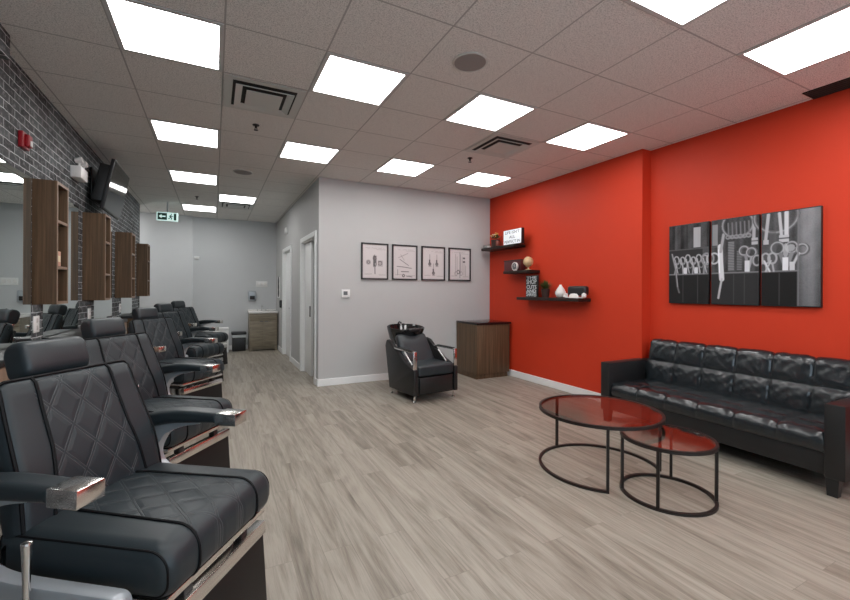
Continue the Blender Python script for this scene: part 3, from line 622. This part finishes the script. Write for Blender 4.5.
# ------------------------------------------------------------------ shampoo chair
rot = math.atan2(.065, .605)
t = thing('shampoo_chair', 'black backwash shampoo chair with washing basin against the grey wall', 'salon chair', (2.995, 1.10, 0), rot)
MB().rbox(-.27, .27, .03, .66, .085, .30, .008, 2).build('base', 'sofa_flat', t)
MB().rbox(-.245, .245, 0.0, .03, .11, .30, .008, 2).build('front_panel', 'sofa_flat', t)
for s in (-1, 1):
    pr = [(.0, .09), (.0, .40), (.06, .41), (.25, .47), (.45, .58), (.60, .68), (.70, .70), (.74, .62), (.62, .085)]
    MB().prism([tuple(p) for p in pr], lambda p, q: (q, p[0], p[1]), s*.272, s*.325).build('side_panel', 'sofa_flat', t, bevel=.008)
    am = MB().rbox(s*.30-.022, s*.30+.022, .02, .56, .60, .617, .004, 2).rbox(s*.30-.022, s*.30+.022, .018, .036, .39, .615, .004, 2).build('armrest', 'chrome', t)
    MB().rbox(s*.30-.022, s*.30+.022, .06, .40, .616, .628, .005, 2).build('arm_pad', 'black', am)
    MB().tube([(s*.26, .16, .44), (s*.26, .34, .57)], .010, 10).build('gas_strut', 'satin', t)
for s in (-1, 1):
    for y in (.05, .62):
        ft = MB().lathe([(.022, 0), (.022, .012), (.012, .02), (.012, .09)], (s*.29, y, 0), 14).build('foot', 'chrome', t)
MB().cushion(rr(.0, .50, .31, .44, (.03, .04, .045, .03), 5), .265, .03, lambda a, y, b: (y, a, b), 5).build('seat', 'leather', t, angle=60)
bq = Matrix.Translation((0, .40, .37)) @ Matrix.Rotation(R(-34), 4, 'X')
bk = MB().cushion(rr(-.05, .05, 0, .46, .04, 5), .245, .035, lambda a, y, b: (y*(1-.10*(b/.46)), a-.03*math.sin(PI*b/.46), b), 5).build('backrest', 'leather', t, angle=60); bk.matrix_local = bq
bs = MB().rbox(-.08, .08, .66, .86, .0, .62, .01, 2).build('pedestal', 'black', t)
tlt = Matrix.Translation((.02, .80, .71)) @ Matrix.Rotation(R(6), 4, 'X')
bo = MB().lathe([(.05, -.10), (.17, -.09), (.225, -.02), (.262, .10), (.270, .135), (.262, .14), (.245, .12), (.205, .0), (.12, -.06), (.0, -.065)], n=40, mat=tlt, sy=.9).build('basin', 'basin', t)
MB().cushion(rr(-.03, .035, -.02, .03, .018, 4), .09, .015, lambda a, y, b: (.02+y, .575+a, .81+b), 4).build('neck_rest', 'black', bo)
MB().tube([(.02, 1.00, .82), (.02, 1.00, .885), (.02, .97, .905), (.02, .92, .895)], .010, 10).lathe([(.018, 0), (.015, .03), (.0, .034)], (.10, .99, .845), 12).build('tap', 'black_gloss', bo)

# ------------------------------------------------------------------ pictures painted into a colour attribute
class Img:
    def __init__(s, w, h, c): s.w, s.h = w, h; s.p = [[tuple(c)]*w for _ in range(h)]
    def put(s, x, y, c, a=1):
        if 0 <= x < s.w and 0 <= y < s.h:
            o = s.p[y][x]; s.p[y][x] = tuple(o[i]*(1-a)+c[i]*a for i in range(3))
    def rect(s, x0, y0, x1, y1, c, a=1):
        for y in range(max(0, int(y0)), min(s.h, int(y1))):
            for x in range(max(0, int(x0)), min(s.w, int(x1))): s.put(x, y, c, a)
    def line(s, pts, r, c, a=1):
        for (x0, y0), (x1, y1) in zip(pts, pts[1:]):
            dx, dy = x1-x0, y1-y0; l2 = dx*dx+dy*dy or 1e-9
            for y in range(int(min(y0, y1)-r-1), int(max(y0, y1)+r+2)):
                for x in range(int(min(x0, x1)-r-1), int(max(x0, x1)+r+2)):
                    q = max(0, min(1, ((x-x0)*dx+(y-y0)*dy)/l2)); d = math.hypot(x-x0-q*dx, y-y0-q*dy)
                    k = max(0, min(1, r-d+.5))
                    if k: s.put(x, y, c, a*k)
    def ring(s, cx, cy, rx, ry, r, c, a=1):
        n = 28; s.line([(cx+rx*math.cos(2*PI*k/n), cy+ry*math.sin(2*PI*k/n)) for k in range(n+1)], r, c, a)
    def disc(s, cx, cy, rx, ry, c, a=1):
        for y in range(int(cy-ry), int(cy+ry)+1):
            for x in range(int(cx-rx), int(cx+rx)+1):
                if ((x-cx)/rx)**2+((y-cy)/ry)**2 <= 1: s.put(x, y, c, a)
def g(v): v = 1.25*v**1.3; return (v, v, v*1.06)
def print_mesh(name, img, x0, x1, fn, mat, parent):   # a grid of coloured points; columns x0..x1 of the image
    w, h = x1-x0, img.h; mb = MB(); vs = [fn(i/(w-1), j/(h-1)) for j in range(h) for i in range(w)]
    mb.faces(vs, [(j*w+i, j*w+i+1, (j+1)*w+i+1, (j+1)*w+i) for j in range(h-1) for i in range(w-1)])
    o = mb.build(name, mat, parent, smooth=False)
    at_ = o.data.color_attributes.new('print', 'FLOAT_COLOR', 'POINT')
    buf = []
    for j in range(h):
        for i in range(w): buf += [*img.p[j][x0+i], 1]
    at_.data.foreach_set('color', buf); return o
# three canvases: barber tools standing in pockets
random.seed(11)
W3, H3 = 246, 160
im = Img(W3, H3, g(.035))
for x in range(W3):
    for y in range(H3):
        n = random.random()*.035 + .02*math.sin(x*.5)*math.sin(x*.13) + (.02*math.sin(x*.21+y*.05)*math.sin(y*.11) if y < 100 else .008*math.sin(x*.3))
        if x < 82: b = .03 + (.05 if 12 < x % 27 < 25 and y < 50 else 0)
        elif x < 164: b = .07 if y < 100 else .045
        else: b = .09 if y < 100 else .03
        if x > 216: b = .17 + .14*(1-abs(x-230)/16) - .1*(y/160)
        im.p[y][x] = g(max(.008, b+n))
im.rect(0, 52, 82, 100, g(.05)); im.rect(52, 8, 66, 48, g(.42)); im.rect(84, 8, 94, 48, g(.30)); im.rect(70, 48, 82, 100, g(.12)); im.line([(0, 50), (100, 50)], 1, g(.14))
im.rect(0, 100, 82, 160, g(.028)); im.rect(82, 100, 164, 160, g(.05)); im.rect(164, 100, 216, 160, g(.022))
for x in range(W3):
    if x < 218: im.put(x, 100, g(.26)); im.put(x, 101, g(.20)); im.put(x, 102, g(.13))
for x in (30, 60, 122, 140, 190): im.line([(x, 104), (x, 158)], .6, g(.10))
for x, r_ in ((16, 9), (29, 8), (40, 8), (51, 8), (62, 8), (74, 9)):
    im.ring(x, 68+((x*7) % 9), r_*.62, r_*.95, 1.1, g(.42)); im.line([(x, 78), (x-4+(x % 8), 100)], 1.3, g(.33)); im.ring(x+5, 82, 4, 6, .9, g(.24)); im.line([(x-3, 70), (x+3, 98)], .8, g(.5))
im.line([(6, 58), (14, 90), (18, 125), (22, 138)], 1.6, g(.20)); im.line([(7, 58), (15, 92), (19, 126)], .7, g(.42))
for x in (32, 54): im.rect(x, 88, x+7, 100, g(.60))
im.ring(77, 72, 9, 11, 1.5, g(.32)); im.ring(87, 72, 9, 10, 1.4, g(.5))
# razor
im.line([(98, 50), (99, 80), (101, 112)], 4.5, g(.62)); im.line([(104, 28), (99, 60)], 2.5, g(.40)); im.line([(101, 112), (97, 135), (95, 148)], 1.8, g(.5)); im.line([(95, 56), (97, 100)], .8, g(.8))
# combs and clipper arc
im.rect(112, 42, 123, 98, g(.10)); im.rect(127, 60, 136, 98, g(.09))
for y in range(44, 98, 3): im.line([(113, y), (122, y)], .7, g(.34)); 
for y in range(62, 98, 3): im.line([(128, y), (135, y)], .7, g(.26))
im.ring(128, 12, 26, 24, 2.2, g(.20)); im.ring(128, 12, 26, 24, .8, g(.36))
for x in range(112, 150, 7): im.line([(x, 8), (x+1, 36)], 1.2, g(.22)); im.ring(x, 34, 3.5, 3, .9, g(.30))
for x, y in ((140, 62), (152, 66)): im.ring(x, y, 7.5, 8, 2.2, g(.18)); im.ring(x-1, y-1, 7.5, 8, .8, g(.42))
im.line([(142, 70), (147, 98)], 2.4, g(.30)); im.line([(152, 74), (146, 98)], 2.2, g(.38)); im.rect(141, 80, 149, 100, g(.60))
im.line([(156, 2), (155, 44)], 2.6, g(.42)); im.rect(152, 40, 162, 52, g(.45)); im.line([(152, 45), (162, 45)], .8, g(.05)); im.ring(160, 80, 6, 9, 2, g(.2)); im.ring(160, 80, 6, 9, .7, g(.45))
# third canvas
im.ring(186, 6, 30, 28, 3, g(.16)); im.ring(186, 6, 30, 28, 1, g(.34)); im.line([(174, 2), (170, 46)], 2.4, g(.46)); im.line([(190, 2), (193, 40)], 2.2, g(.52)); im.line([(200, 2), (200, 40)], 3, g(.58))
im.rect(190, 40, 204, 52, g(.5)); im.line([(190, 45), (204, 45)], 1, g(.04)); im.rect(167, 46, 175, 54, g(.45)); im.rect(176, 30, 186, 98, g(.16), .6)
for x, y, r_ in ((188, 62, 10), (208, 62, 9), (222, 66, 8)): im.ring(x, y, r_*.9, r_, 2.4, g(.15)); im.ring(x-1, y-1, r_*.9, r_, .9, g(.40))
im.disc(206, 62, 6, 6, g(.45), .7); im.disc(199, 66, 4, 12, g(.5), .6); im.line([(192, 72), (200, 98)], 3, g(.24)); im.line([(207, 72), (199, 98)], 3, g(.28)); im.line([(217, 72), (206, 98)], 1.8, g(.5))
im.rect(195, 78, 203, 100, g(.66)); im.rect(205, 86, 212, 100, g(.55))
for x in (170, 180): im.ring(x, 78, 6, 9, 1.3, g(.42)); im.line([(x, 86), (x+2, 100)], 1.4, g(.4))
im.line([(168, 82), (176, 100)], 1.4, g(.6)); im.line([(178, 82), (170, 100)], 1.1, g(.5)); im.line([(216, 0), (216, 160)], 1, g(.22))
for k, (a, b, lb) in enumerate(((-.593, -.993, 'left of three black and white canvas prints of scissors on the red wall'), (-1.014, -1.414, 'middle of three black and white canvas prints, showing razor and combs'), (-1.43, -1.838, 'right of three black and white canvas prints, showing large scissor handles'))):
    t = thing('canvas_print', lb, 'canvas print', (XR2+.003, (a+b)/2, 1.226), 0, 'three barber tool canvases'); q = abs(a-b)/2; hh = .82
    MB().rbox(-.034, 0, -q, q, 0, hh, .002, 2).build('stretcher', 'black', t)
    print_mesh('printed_face', im, 82*k, 82*k+82, lambda u, v: (-.0345, q*.985-2*q*.985*u, hh*.99-hh*.98*v), 'print', t)
# four framed patent-style drawings
def sheet(k):
    w, h = 64, 84; s = Img(w, h, (.61, .57, .57)); c = (.12, .11, .115); l = (.26, .235, .24); rnd = random.Random(k)
    for y in range(h):
        for x in range(w):
            d = min(x, y, w-1-x, h-1-y); v = rnd.random()*.03 - (.06 if d < 3 else 0); o = s.p[y][x]; s.p[y][x] = tuple(q+v for q in o)
    for x in range(8, 56, 3):
        if rnd.random() < .7: s.line([(x, 8+rnd.random()*2), (x+2, 8+rnd.random()*2)], .4, l, .7)
    for x in range(36, 58, 3): s.line([(x, 12), (x+2, 12.5)], .4, l, .6)
    for x in range(6, 24, 3): s.line([(x, 73), (x+2, 72+rnd.random()*2)], .5, c, .6)
    for x in range(42, 58, 3): s.line([(x, 74+rnd.random()), (x+2, 75)], .5, c, .6)
    if k == 0:
        s.rect(28, 28, 35, 46, l); s.line([(31, 26), (32, 72)], 1.1, c); s.line([(28, 28), (28, 55)], .8, c); s.line([(35, 28), (35, 50)], .8, c); s.ring(31, 34, 4, 5, .8, c); s.ring(32, 48, 3, 6, .9, c)
        s.ring(15, 44, 5, 5, .7, l); s.ring(15, 44, 2.5, 2.5, .7, c); s.rect(41, 41, 50, 52, l, .6); s.ring(45, 46, 5, 5, .6, c); s.line([(40, 40), (51, 40), (51, 53), (40, 53), (40, 40)], .5, l)
    elif k == 1:
        s.line([(14, 30), (40, 18)], .6, l); s.line([(18, 34), (34, 44), (42, 49)], .7, c); s.line([(10, 52), (26, 53), (50, 56)], .8, c); s.line([(22, 65), (42, 65)], 1.0, c); s.line([(12, 60), (12, 74)], .6, c); s.ring(28, 75, 3, 3, .9, c); s.line([(36, 76), (52, 78)], .9, c); s.line([(20, 22), (30, 36)], .5, l)
    elif k == 2:
        for x, y in ((21, 40), (42, 40), (32, 64)):
            s.line([(x, y-22), (x, y-8)], .8, l); s.rect(x-1.5, y-8, x+2.5, y+2, c); s.disc(x, y+3, 4.5, 5, c, .85); s.line([(x-3, y+9), (x+4, y+9)], .8, l)
    else:
        for x in (18, 34): s.line([(x, 14), (x, 66)], .6, l); s.line([(x+5, 20), (x+5, 60)], .6, l); s.ring(x+2, 66, 4, 5, .6, l)
        s.line([(32, 8), (32, 78)], .7, c); s.disc(45, 24, 3.5, 2.5, c); s.disc(45, 34, 4, 3, c); s.line([(45, 40), (45, 70)], .6, l); s.line([(50, 44), (50, 72)], .6, l); s.ring(27, 62, 4, 5, .8, c)
    return s
fl = ['first framed tool drawing from the left, with one upright clipper', 'second framed drawing from the left, with faint slanted lines', 'third framed drawing from the left, with three brush shapes', 'rightmost framed drawing, with two dark marks near its top']
for k, (x0, x1) in enumerate(((2.474, 2.898), (2.962, 3.386), (3.46, 3.884), (3.955, 4.379))):
    t = thing('picture_frame', fl[k], 'framed picture', ((x0+x1)/2, YB, 1.512), 0, 'four framed drawings on the grey wall'); q = (x1-x0)/2; hh = .54; b = .02
    MB().box(-q, q, -.025, 0, 0, b).box(-q, q, -.025, 0, hh-b, hh).box(-q, -q+b, -.025, 0, b, hh-b).box(q-b, q, -.025, 0, b, hh-b).build('frame', 'black', t, smooth=False)
    print_mesh('drawing', sheet(k), 0, 64, lambda u, v: (-q+b+(2*q-2*b)*u, -.012, hh-b-(hh-2*b)*v), 'paper', t)
t = thing('thermostat', 'small white thermostat with dark display on the grey wall', 'thermostat', (2.245, YB+.002, 1.245))
MB().rbox(-.062, .062, -.024, 0, 0, .115, .006, 3).build('body', 'white_plastic', t); MB().rbox(-.035, .025, -.0265, -.023, .035, .09, .002, 2).build('display', 'ink_grey', t)

# ------------------------------------------------------------------ floating shelves and what stands on them
def shelf(y0, y1, ztop, lb, x0=4.555):
    t = thing('floating_shelf', lb, 'shelf', (XR1, (y0+y1)/2, ztop), 0, 'dark floating shelves on the red wall'); q = (y1-y0)/2
    MB().rbox(x0-XR1, 0, -q, q, -.042, 0, .003, 2).build('board', 'espresso', t); return t
Z1, Z2, Z3 = 2.06, 1.655, 1.262
shelf(1.57, 2.41, Z1, 'top dark floating shelf reaching the corner of the grey wall'); shelf(1.25, 1.82, Z2, 'middle dark floating shelf holding clock and globe'); shelf(.335, 1.50, Z3, 'lowest and longest dark floating shelf, on the red wall')
# acrylic card holder
a = at(483.5, 244, x=4.63); t = thing('acrylic_tray', 'small clear acrylic holder at the left end of the top shelf', 'tray', (4.63, min(a.y, 2.34), Z1))
MB().rbox(-.05, .05, -.06, .06, 0, .006, .002, 2).rbox(-.05, -.045, -.06, .06, .006, .055, .001, 2).rbox(.045, .05, -.06, .06, .006, .075, .001, 2).build('tray', 'clear', t); MB().rbox(-.035, .035, -.045, .045, .007, .04, .002, 2).build('cards', 'chalk', t)
# flower pot
a = at(495.5, 244, x=4.64); t = thing('flower_pot', 'dark pot of small yellow flowers on the top shelf', 'flower pot', (4.64, a.y, Z1))
MB().lathe([(.05, 0), (.055, .01), (.068, .10), (.073, .105), (.073, .12), (.06, .12)], n=24).build('pot', 'pot', t)
MB().lathe([(.066, .02), (.078, .095), (.072, .10)], (0, .055, 0), 18, sx=.5, sy=.5).lathe([(.066, .02), (.078, .095), (.072, .10)], (0, -.055, 0), 18, sx=.5, sy=.5).build('pot_wrap', 'rose', t)
random.seed(5); lf = MB(); fy = MB(); fc = MB()
for k in range(60):
    th, ph = random.random()*2*PI, random.random()*1.3; r = .085*random.uniform(.6, 1); p = Vector((r*math.sin(ph)*math.cos(th), r*math.sin(ph)*math.sin(th), .13+r*.9*math.cos(ph)))
    d = (p-Vector((0, 0, .12))).normalized(); s_ = d.cross(Vector((0, 0, 1))).normalized()*.011
    lf.faces([p-d*.02, p+s_+Vector((0, 0, .004)), p+d*.022, p-s_], [(0, 1, 2, 3)])
    if k % 3 == 0:
        (fy if k % 2 else fc).lathe([(0, -.009), (.013, -.004), (.014, .003), (0, .010)], p*1.12+Vector((0, 0, .005)), 8)
lf.build('foliage', 'leaf', t); fy.build('yellow_blooms', 'flower', t); fc.build('pale_blooms', 'bloom_pale', t)
# lightbox sign
aL = at(503.5, 237, x=4.60); aR = at(521.5, 237, x=4.60); zt = at(512, 229.3, x=4.60).z
t = thing('lightbox_sign', 'white lightbox sign with three lines of letters on the top shelf', 'sign', (4.60, (aL.y+aR.y)/2, Z1)); q = (aL.y-aR.y)/2; hh = zt-Z1
MB().rbox(.0, .055, -q, q, 0, hh, .004, 2).build('housing', 'black', t); MB().box(-.002, .001, -q+.006, q-.006, .006, hh-.006).build('face', 'lightbox', t, smooth=False)
face = Matrix(((0, 0, -1, -.0025), (-1, 0, 0, 0), (0, 1, 0, 0), (0, 0, 0, 1)))
for k, (tx, zz, wd) in enumerate((('LIFE ISN\'T', .80, 1.6), ('ALL', .50, .65), ('PERFECT IN', .19, 1.7))):
    mb = MB(); text_bm(mb, tx, hh*.27, Matrix.Translation((0, 0, hh*zz)) @ face, q*wd); mb.build('letters', 'ink_grey', t, smooth=False)
# middle shelf: dark box with clock, globe
a = at(511, 266, x=4.66); t = thing('photo_box', 'dark maroon keepsake box behind the clock on the middle shelf', 'box', (4.68, a.y-.06, Z2))
MB().rbox(-.045, .045, -.20, .20, 0, .155, .004, 2).build('box_body', 'maroon', t); MB().rbox(-.05, .05, -.205, .205, .155, .172, .004, 2).build('lid', 'pot', t)
a = at(515.5, 264, x=4.60); t = thing('desk_clock', 'small round silver clock on the middle shelf', 'clock', (4.595, a.y, Z2)); rx = Matrix.Translation((0, 0, .066)) @ Matrix.Rotation(-PI/2, 4, 'Y')
MB().lathe([(.055, -.02), (.063, -.01), (.063, .016), (.050, .018)], n=32, mat=rx).build('case', 'porcelain', t); MB().lathe([(.050, .0175), (.050, .0195), (0, .0195)], n=32, mat=rx).build('dial', 'ink_grey', t)
MB().box(-.0215, -.0195, -.002, .002, .066, .10).box(-.0215, -.0195, -.025, .0, .064, .068).build('hands', 'porcelain', t, smooth=False); MB().rbox(-.015, .015, -.03, .03, 0, .012, .003, 2).build('foot', 'porcelain', t)
a = at(528.3, 262, x=4.62); t = thing('globe', 'small pale gold globe on a stand on the middle shelf', 'globe', (4.62, a.y, Z2))
MB().lathe([(.045, 0), (.045, .008), (.012, .016), (.008, .045), (.012, .05)], n=24).build('stand', 'gold', t)
MB().lathe([(.072*math.sin(PI*k/16), -.072*math.cos(PI*k/16)) for k in range(17)], (0, 0, .122), 28).build('sphere', 'gold', t)
MB().tube([(0, .080*math.cos(R(q)), .122+.080*math.sin(R(q))) for q in range(-110, 71, 12)], .004, 6).build('meridian', 'satin', t)
# bottom shelf: sign, plant, vase, black sculpture
aL = at(525.5, 297, x=4.66); aR = at(537, 297, x=4.66); zt = at(533, 275.5, x=4.68).z
t = thing('word_sign', 'black block sign with rows of white chalk lettering on the lowest shelf', 'sign', (4.665, (aL.y+aR.y)/2, Z3)); q = (aL.y-aR.y)/2; hh = zt-Z3
MB().rbox(0, .03, -q, q, 0, hh, .003, 2).build('board', 'board', t)
for tx, zz, sz in (('THE', .90, .14), ('SHOP', .70, .30), ('CUTS', .46, .22), ('AND', .28, .18), ('SHAVES', .12, .24)):
    mb = MB(); text_bm(mb, tx, hh*sz*1.05, Matrix.Translation((0, 0, hh*zz)) @ face, q*1.75, .002); mb.build('lettering', 'chalk', t, smooth=False)
a = at(547, 297, x=4.66); t = thing('potted_grass', 'small round grass plant in a dark pot on the lowest shelf', 'potted plant', (4.632, a.y, Z3))
MB().lathe([(.04, 0), (.045, .004), (.058, .11), (.062, .12), (.05, .12)], n=24).build('pot', 'pot', t)
gr = MB(); random.seed(9)
for k in range(240):
    th = random.random()*2*PI; ph = abs(random.gauss(0, .75)); ln = .13*random.uniform(.75, 1.1); d = Vector((math.sin(ph)*math.cos(th), math.sin(ph)*math.sin(th), math.cos(ph))); b = Vector((d.x*.03, d.y*.03, .115)); e = b+Vector((d.x*.95, d.y*1.15, d.z))*ln; s_ = Vector((-math.sin(th), math.cos(th), 0))*.004
    gr.faces([b-s_, b+s_, (b+e)/2+s_*.9, e, (b+e)/2-s_*.9], [(0, 1, 2, 3, 4)])
go = gr.build('grass', 'grass', t)
a = at(560.5, 297, x=4.65); t = thing('vase', 'small white teardrop vase on the lowest shelf', 'vase', (4.65, a.y, Z3))
MB().lathe([(.03, 0), (.052, .014), (.069, .055), (.067, .078), (.046, .12), (.022, .153), (.014, .174), (.0, .176)], n=32).build('body', 'porcelain', t); MB().lathe([(.030, -.0005), (.033, .004), (.034, .006)], n=24).build('foot_ring', 'porcelain', t)
a = at(576.5, 297, x=4.64); t = thing('shaving_mug_rest', 'black dish propped on white stand at the right end of the lowest shelf', 'ornament', (4.65, a.y, Z3))
MB().rbox(-.03, .06, -.145, .145, .03, .155, .03, 4).build('dish', 'black', t)
MB().lathe([(.0, .0), (.07, .004), (.065, .03), (.045, .055), (.0, .062)], (-.05, .01, 0), 24, sx=.6, sy=1.1).rbox(-.06, -.02, -.15, .15, 0, .016, .006, 2).lathe([(.0, 0), (.03, .015), (.028, .055), (.0, .07)], (-.045, .15, .0), 16).lathe([(.0, 0), (.03, .015), (.028, .055), (.0, .07)], (-.045, -.15, .0), 16).build('stand', 'porcelain', t)

# ------------------------------------------------------------------ far end of the corridor
yv = 6.45
a0 = at(249.5, 348, y=yv); a1 = at(278.8, 348, y=yv); zt = at(262, 311.5, y=yv).z
VX0, VX1 = a0.x, min(a1.x, XK-.03)
t = thing('vanity', 'grey oak washbasin cabinet with white top at the corridor end', 'vanity', ((VX0+VX1)/2, yv, 0)); q = (VX1-VX0)/2; D = YF-yv-.012
MB().box(-q, q, .02, D, .10, zt-.04).box(-q, -q+.06, .02, .08, 0, .1).box(q-.06, q, .02, .08, 0, .1).box(-q, -q+.06, D-.06, D, 0, .1).box(q-.06, q, D-.06, D, 0, .1).box(-q, q, .05, .065, .03, .1).build('body', 'oak', t, smooth=False)
MB().rbox(-q, q, 0, .02, zt-.2, zt-.045, .002, 2).build('false_drawer', 'oak', t)
for s in (-1, 1):
    d = MB().rbox(-q if s < 0 else .003, -.003 if s < 0 else q, 0, .02, .105, zt-.205, .002, 2).build('cabinet_door', 'oak', t)
    MB().rbox(s*.03-.05 if s < 0 else .02, s*.03+.02 if s < 0 else .09, -.014, 0, zt-.225, zt-.212, .003, 2).build('pull', 'ink_grey', d)
top = MB().rbox(-q-.012, q+.012, -.012, D, zt-.04, zt, .006, 3).rbox(-q-.012, q+.012, D-.02, D, zt, zt+.03, .004, 2).build('basin_top', 'porcelain', t)
MB().lathe([(.022, 0), (.018, .02), (.013, .09), (.012, .10)], (0, D-.09, zt), 14).tube([(0, D-.09, zt+.095), (0, D-.12, zt+.125), (0, D-.19, zt+.105)], .011, 10).lathe([(.02, 0), (.014, .04), (.0, .05)], (-.09, D-.09, zt), 12).lathe([(.02, 0), (.014, .04), (.0, .05)], (.09, D-.09, zt), 12).tube([(-.09, D-.09, zt+.045), (-.13, D-.10, zt+.055)], .007, 8).tube([(.09, D-.09, zt+.045), (.13, D-.10, zt+.055)], .007, 8).build('faucet', 'satin', top)
b0 = at(231.5, 350, y=6.62); b1 = at(246.5, 350, y=6.62)
t = thing('waste_bin', 'black lidded waste bin beside the washbasin cabinet', 'bin', ((b0.x+b1.x)/2, 6.72, 0)); q = (b1.x-b0.x)/2
MB().rbox(-q+.015, q-.015, -.10, .10, 0, .30, .01, 2).build('body', 'black', t); MB().rbox(-q, q, -.12, .12, .36, .42, .015, 3).build('lid', 'black', t); MB().rbox(-q+.02, q-.02, -.095, .095, .295, .365, .004, 2).build('bag_collar', 'chalk', t)
b0 = at(213, 352, y=6.5); b1 = at(228.6, 352, y=6.5); zt2 = at(225, 328, y=6.5).z
t = thing('white_bin', 'tall white bin behind the farthest barber chair', 'bin', ((b0.x+b1.x)/2, 6.62, 0)); q = (b1.x-b0.x)/2
MB().rbox(-q, q, -.12, .12, 0, zt2-.05, .01, 3).build('body', 'white_plastic', t); MB().rbox(-q-.006, q+.006, -.126, .126, zt2-.05, zt2, .01, 3).build('lid', 'white_plastic', t)
a0 = at(248, 291, y=YF); a1 = at(256, 300.5, y=YF)
t = thing('soap_dispenser', 'grey wall soap dispenser above the washbasin', 'soap dispenser', ((a0.x+a1.x)/2, YF, a1.z)); q = (a1.x-a0.x)/2; hh = a0.z-a1.z
MB().rbox(-q, q, -.09, 0, 0, hh, .02, 3).build('body', 'lamp_grey' if False else 'silver', t); MB().rbox(-q*.6, q*.6, -.096, -.085, hh*.12, hh*.5, .006, 2).build('window', 'black', t)
a0 = at(256, 281, y=YF); a1 = at(267.5, 287, y=YF)
t = thing('switch_plate', 'white triple switch plate on the wall above the washbasin', 'switch', ((a0.x+a1.x)/2, YF, a1.z)); q = (a1.x-a0.x)/2; hh = a0.z-a1.z
MB().rbox(-q, q, -.01, 0, 0, hh, .003, 2).build('plate', 'white_plastic', t)
for s in (-1, 0, 1): MB().rbox(s*q*.6-q*.2, s*q*.6+q*.2, -.014, -.009, hh*.25, hh*.75, .002, 2).build('rocker', 'porcelain', t)
a0 = at(277.3, 277.5, x=XK); a1 = at(280.2, 298, x=XK)
y0, y1 = a1.y, a0.y
t = thing('notice_sheet', 'white notice sheet with dark round marks beside the far door', 'notice', (XK+.002, (y0+y1)/2, a1.z)); q = min(.2, abs(y1-y0)/2); hh = a0.z-a1.z
MB().box(-.006, 0, -q, q, 0, hh).build('sheet', 'white_plastic', t, smooth=False)
for zz in (.25, .55, .82): MB().lathe([(q*.5, 0), (q*.5, .003), (0, .003)], (-.006, 0, hh*zz), 18, Matrix.Rotation(-PI/2, 4, 'Y')).build('mark', 'ink', t)
a0 = at(281.5, 310, x=XK); t = thing('wall_switch_box', 'small black box on the corridor wall above the washbasin side', 'wall box', (XK, min(a0.y, 6.4), .97))
MB().rbox(-.04, 0, -.05, .05, 0, .16, .006, 2).build('box', 'black', t); MB().rbox(-.044, -.039, -.03, .03, .06, .13, .003, 2).build('cover', 'ink_grey', t)
a0 = at(287, 231, x=XK); t = thing('smoke_detector', 'round white smoke detector high on the corridor wall', 'smoke detector', (XK, a0.y, a0.z)); mr = Matrix.Rotation(-PI/2, 4, 'Y')
MB().lathe([(.075, 0), (.075, .015), (.06, .04), (.0, .045)], n=28, mat=mr).build('body', 'white_plastic', t); MB().lathe([(.02, .044), (.018, .05), (0, .051)], n=16, mat=mr).build('test_button', 'porcelain', t)
a0 = at(196, 258, y=YF); t = thing('wall_sensor', 'tiny white sensor on the far grey wall', 'sensor', (max(a0.x, .22), YF, a0.z)); MB().rbox(-.05, .05, -.03, 0, -.03, .03, .008, 2).build('body', 'white_plastic', t); MB().rbox(-.02, .02, -.034, -.029, -.012, .012, .004, 2).build('lens', 'porcelain', t)

# ------------------------------------------------------------------ world and view
wd = bpy.data.worlds.new('sky'); S.world = wd; wd.use_nodes = True
bg = wd.node_tree.nodes['Background']; bg.inputs['Color'].default_value = (.72, .86, 1, 1); bg.inputs['Strength'].default_value = 2.4
vs = S.view_settings; vs.view_transform = 'Standard'; vs.look = 'None'; vs.exposure = .42; vs.gamma = 1
try: vs.use_curve_mapping = False
except Exception: pass
S.cycles.max_bounces = 10; S.cycles.diffuse_bounces = 5; S.cycles.glossy_bounces = 6; S.cycles.transparent_max_bounces = 12
S.cycles.use_denoising = True; S.cycles.sample_clamp_indirect = 6; S.cycles.caustics_reflective = False; S.cycles.caustics_refractive = False
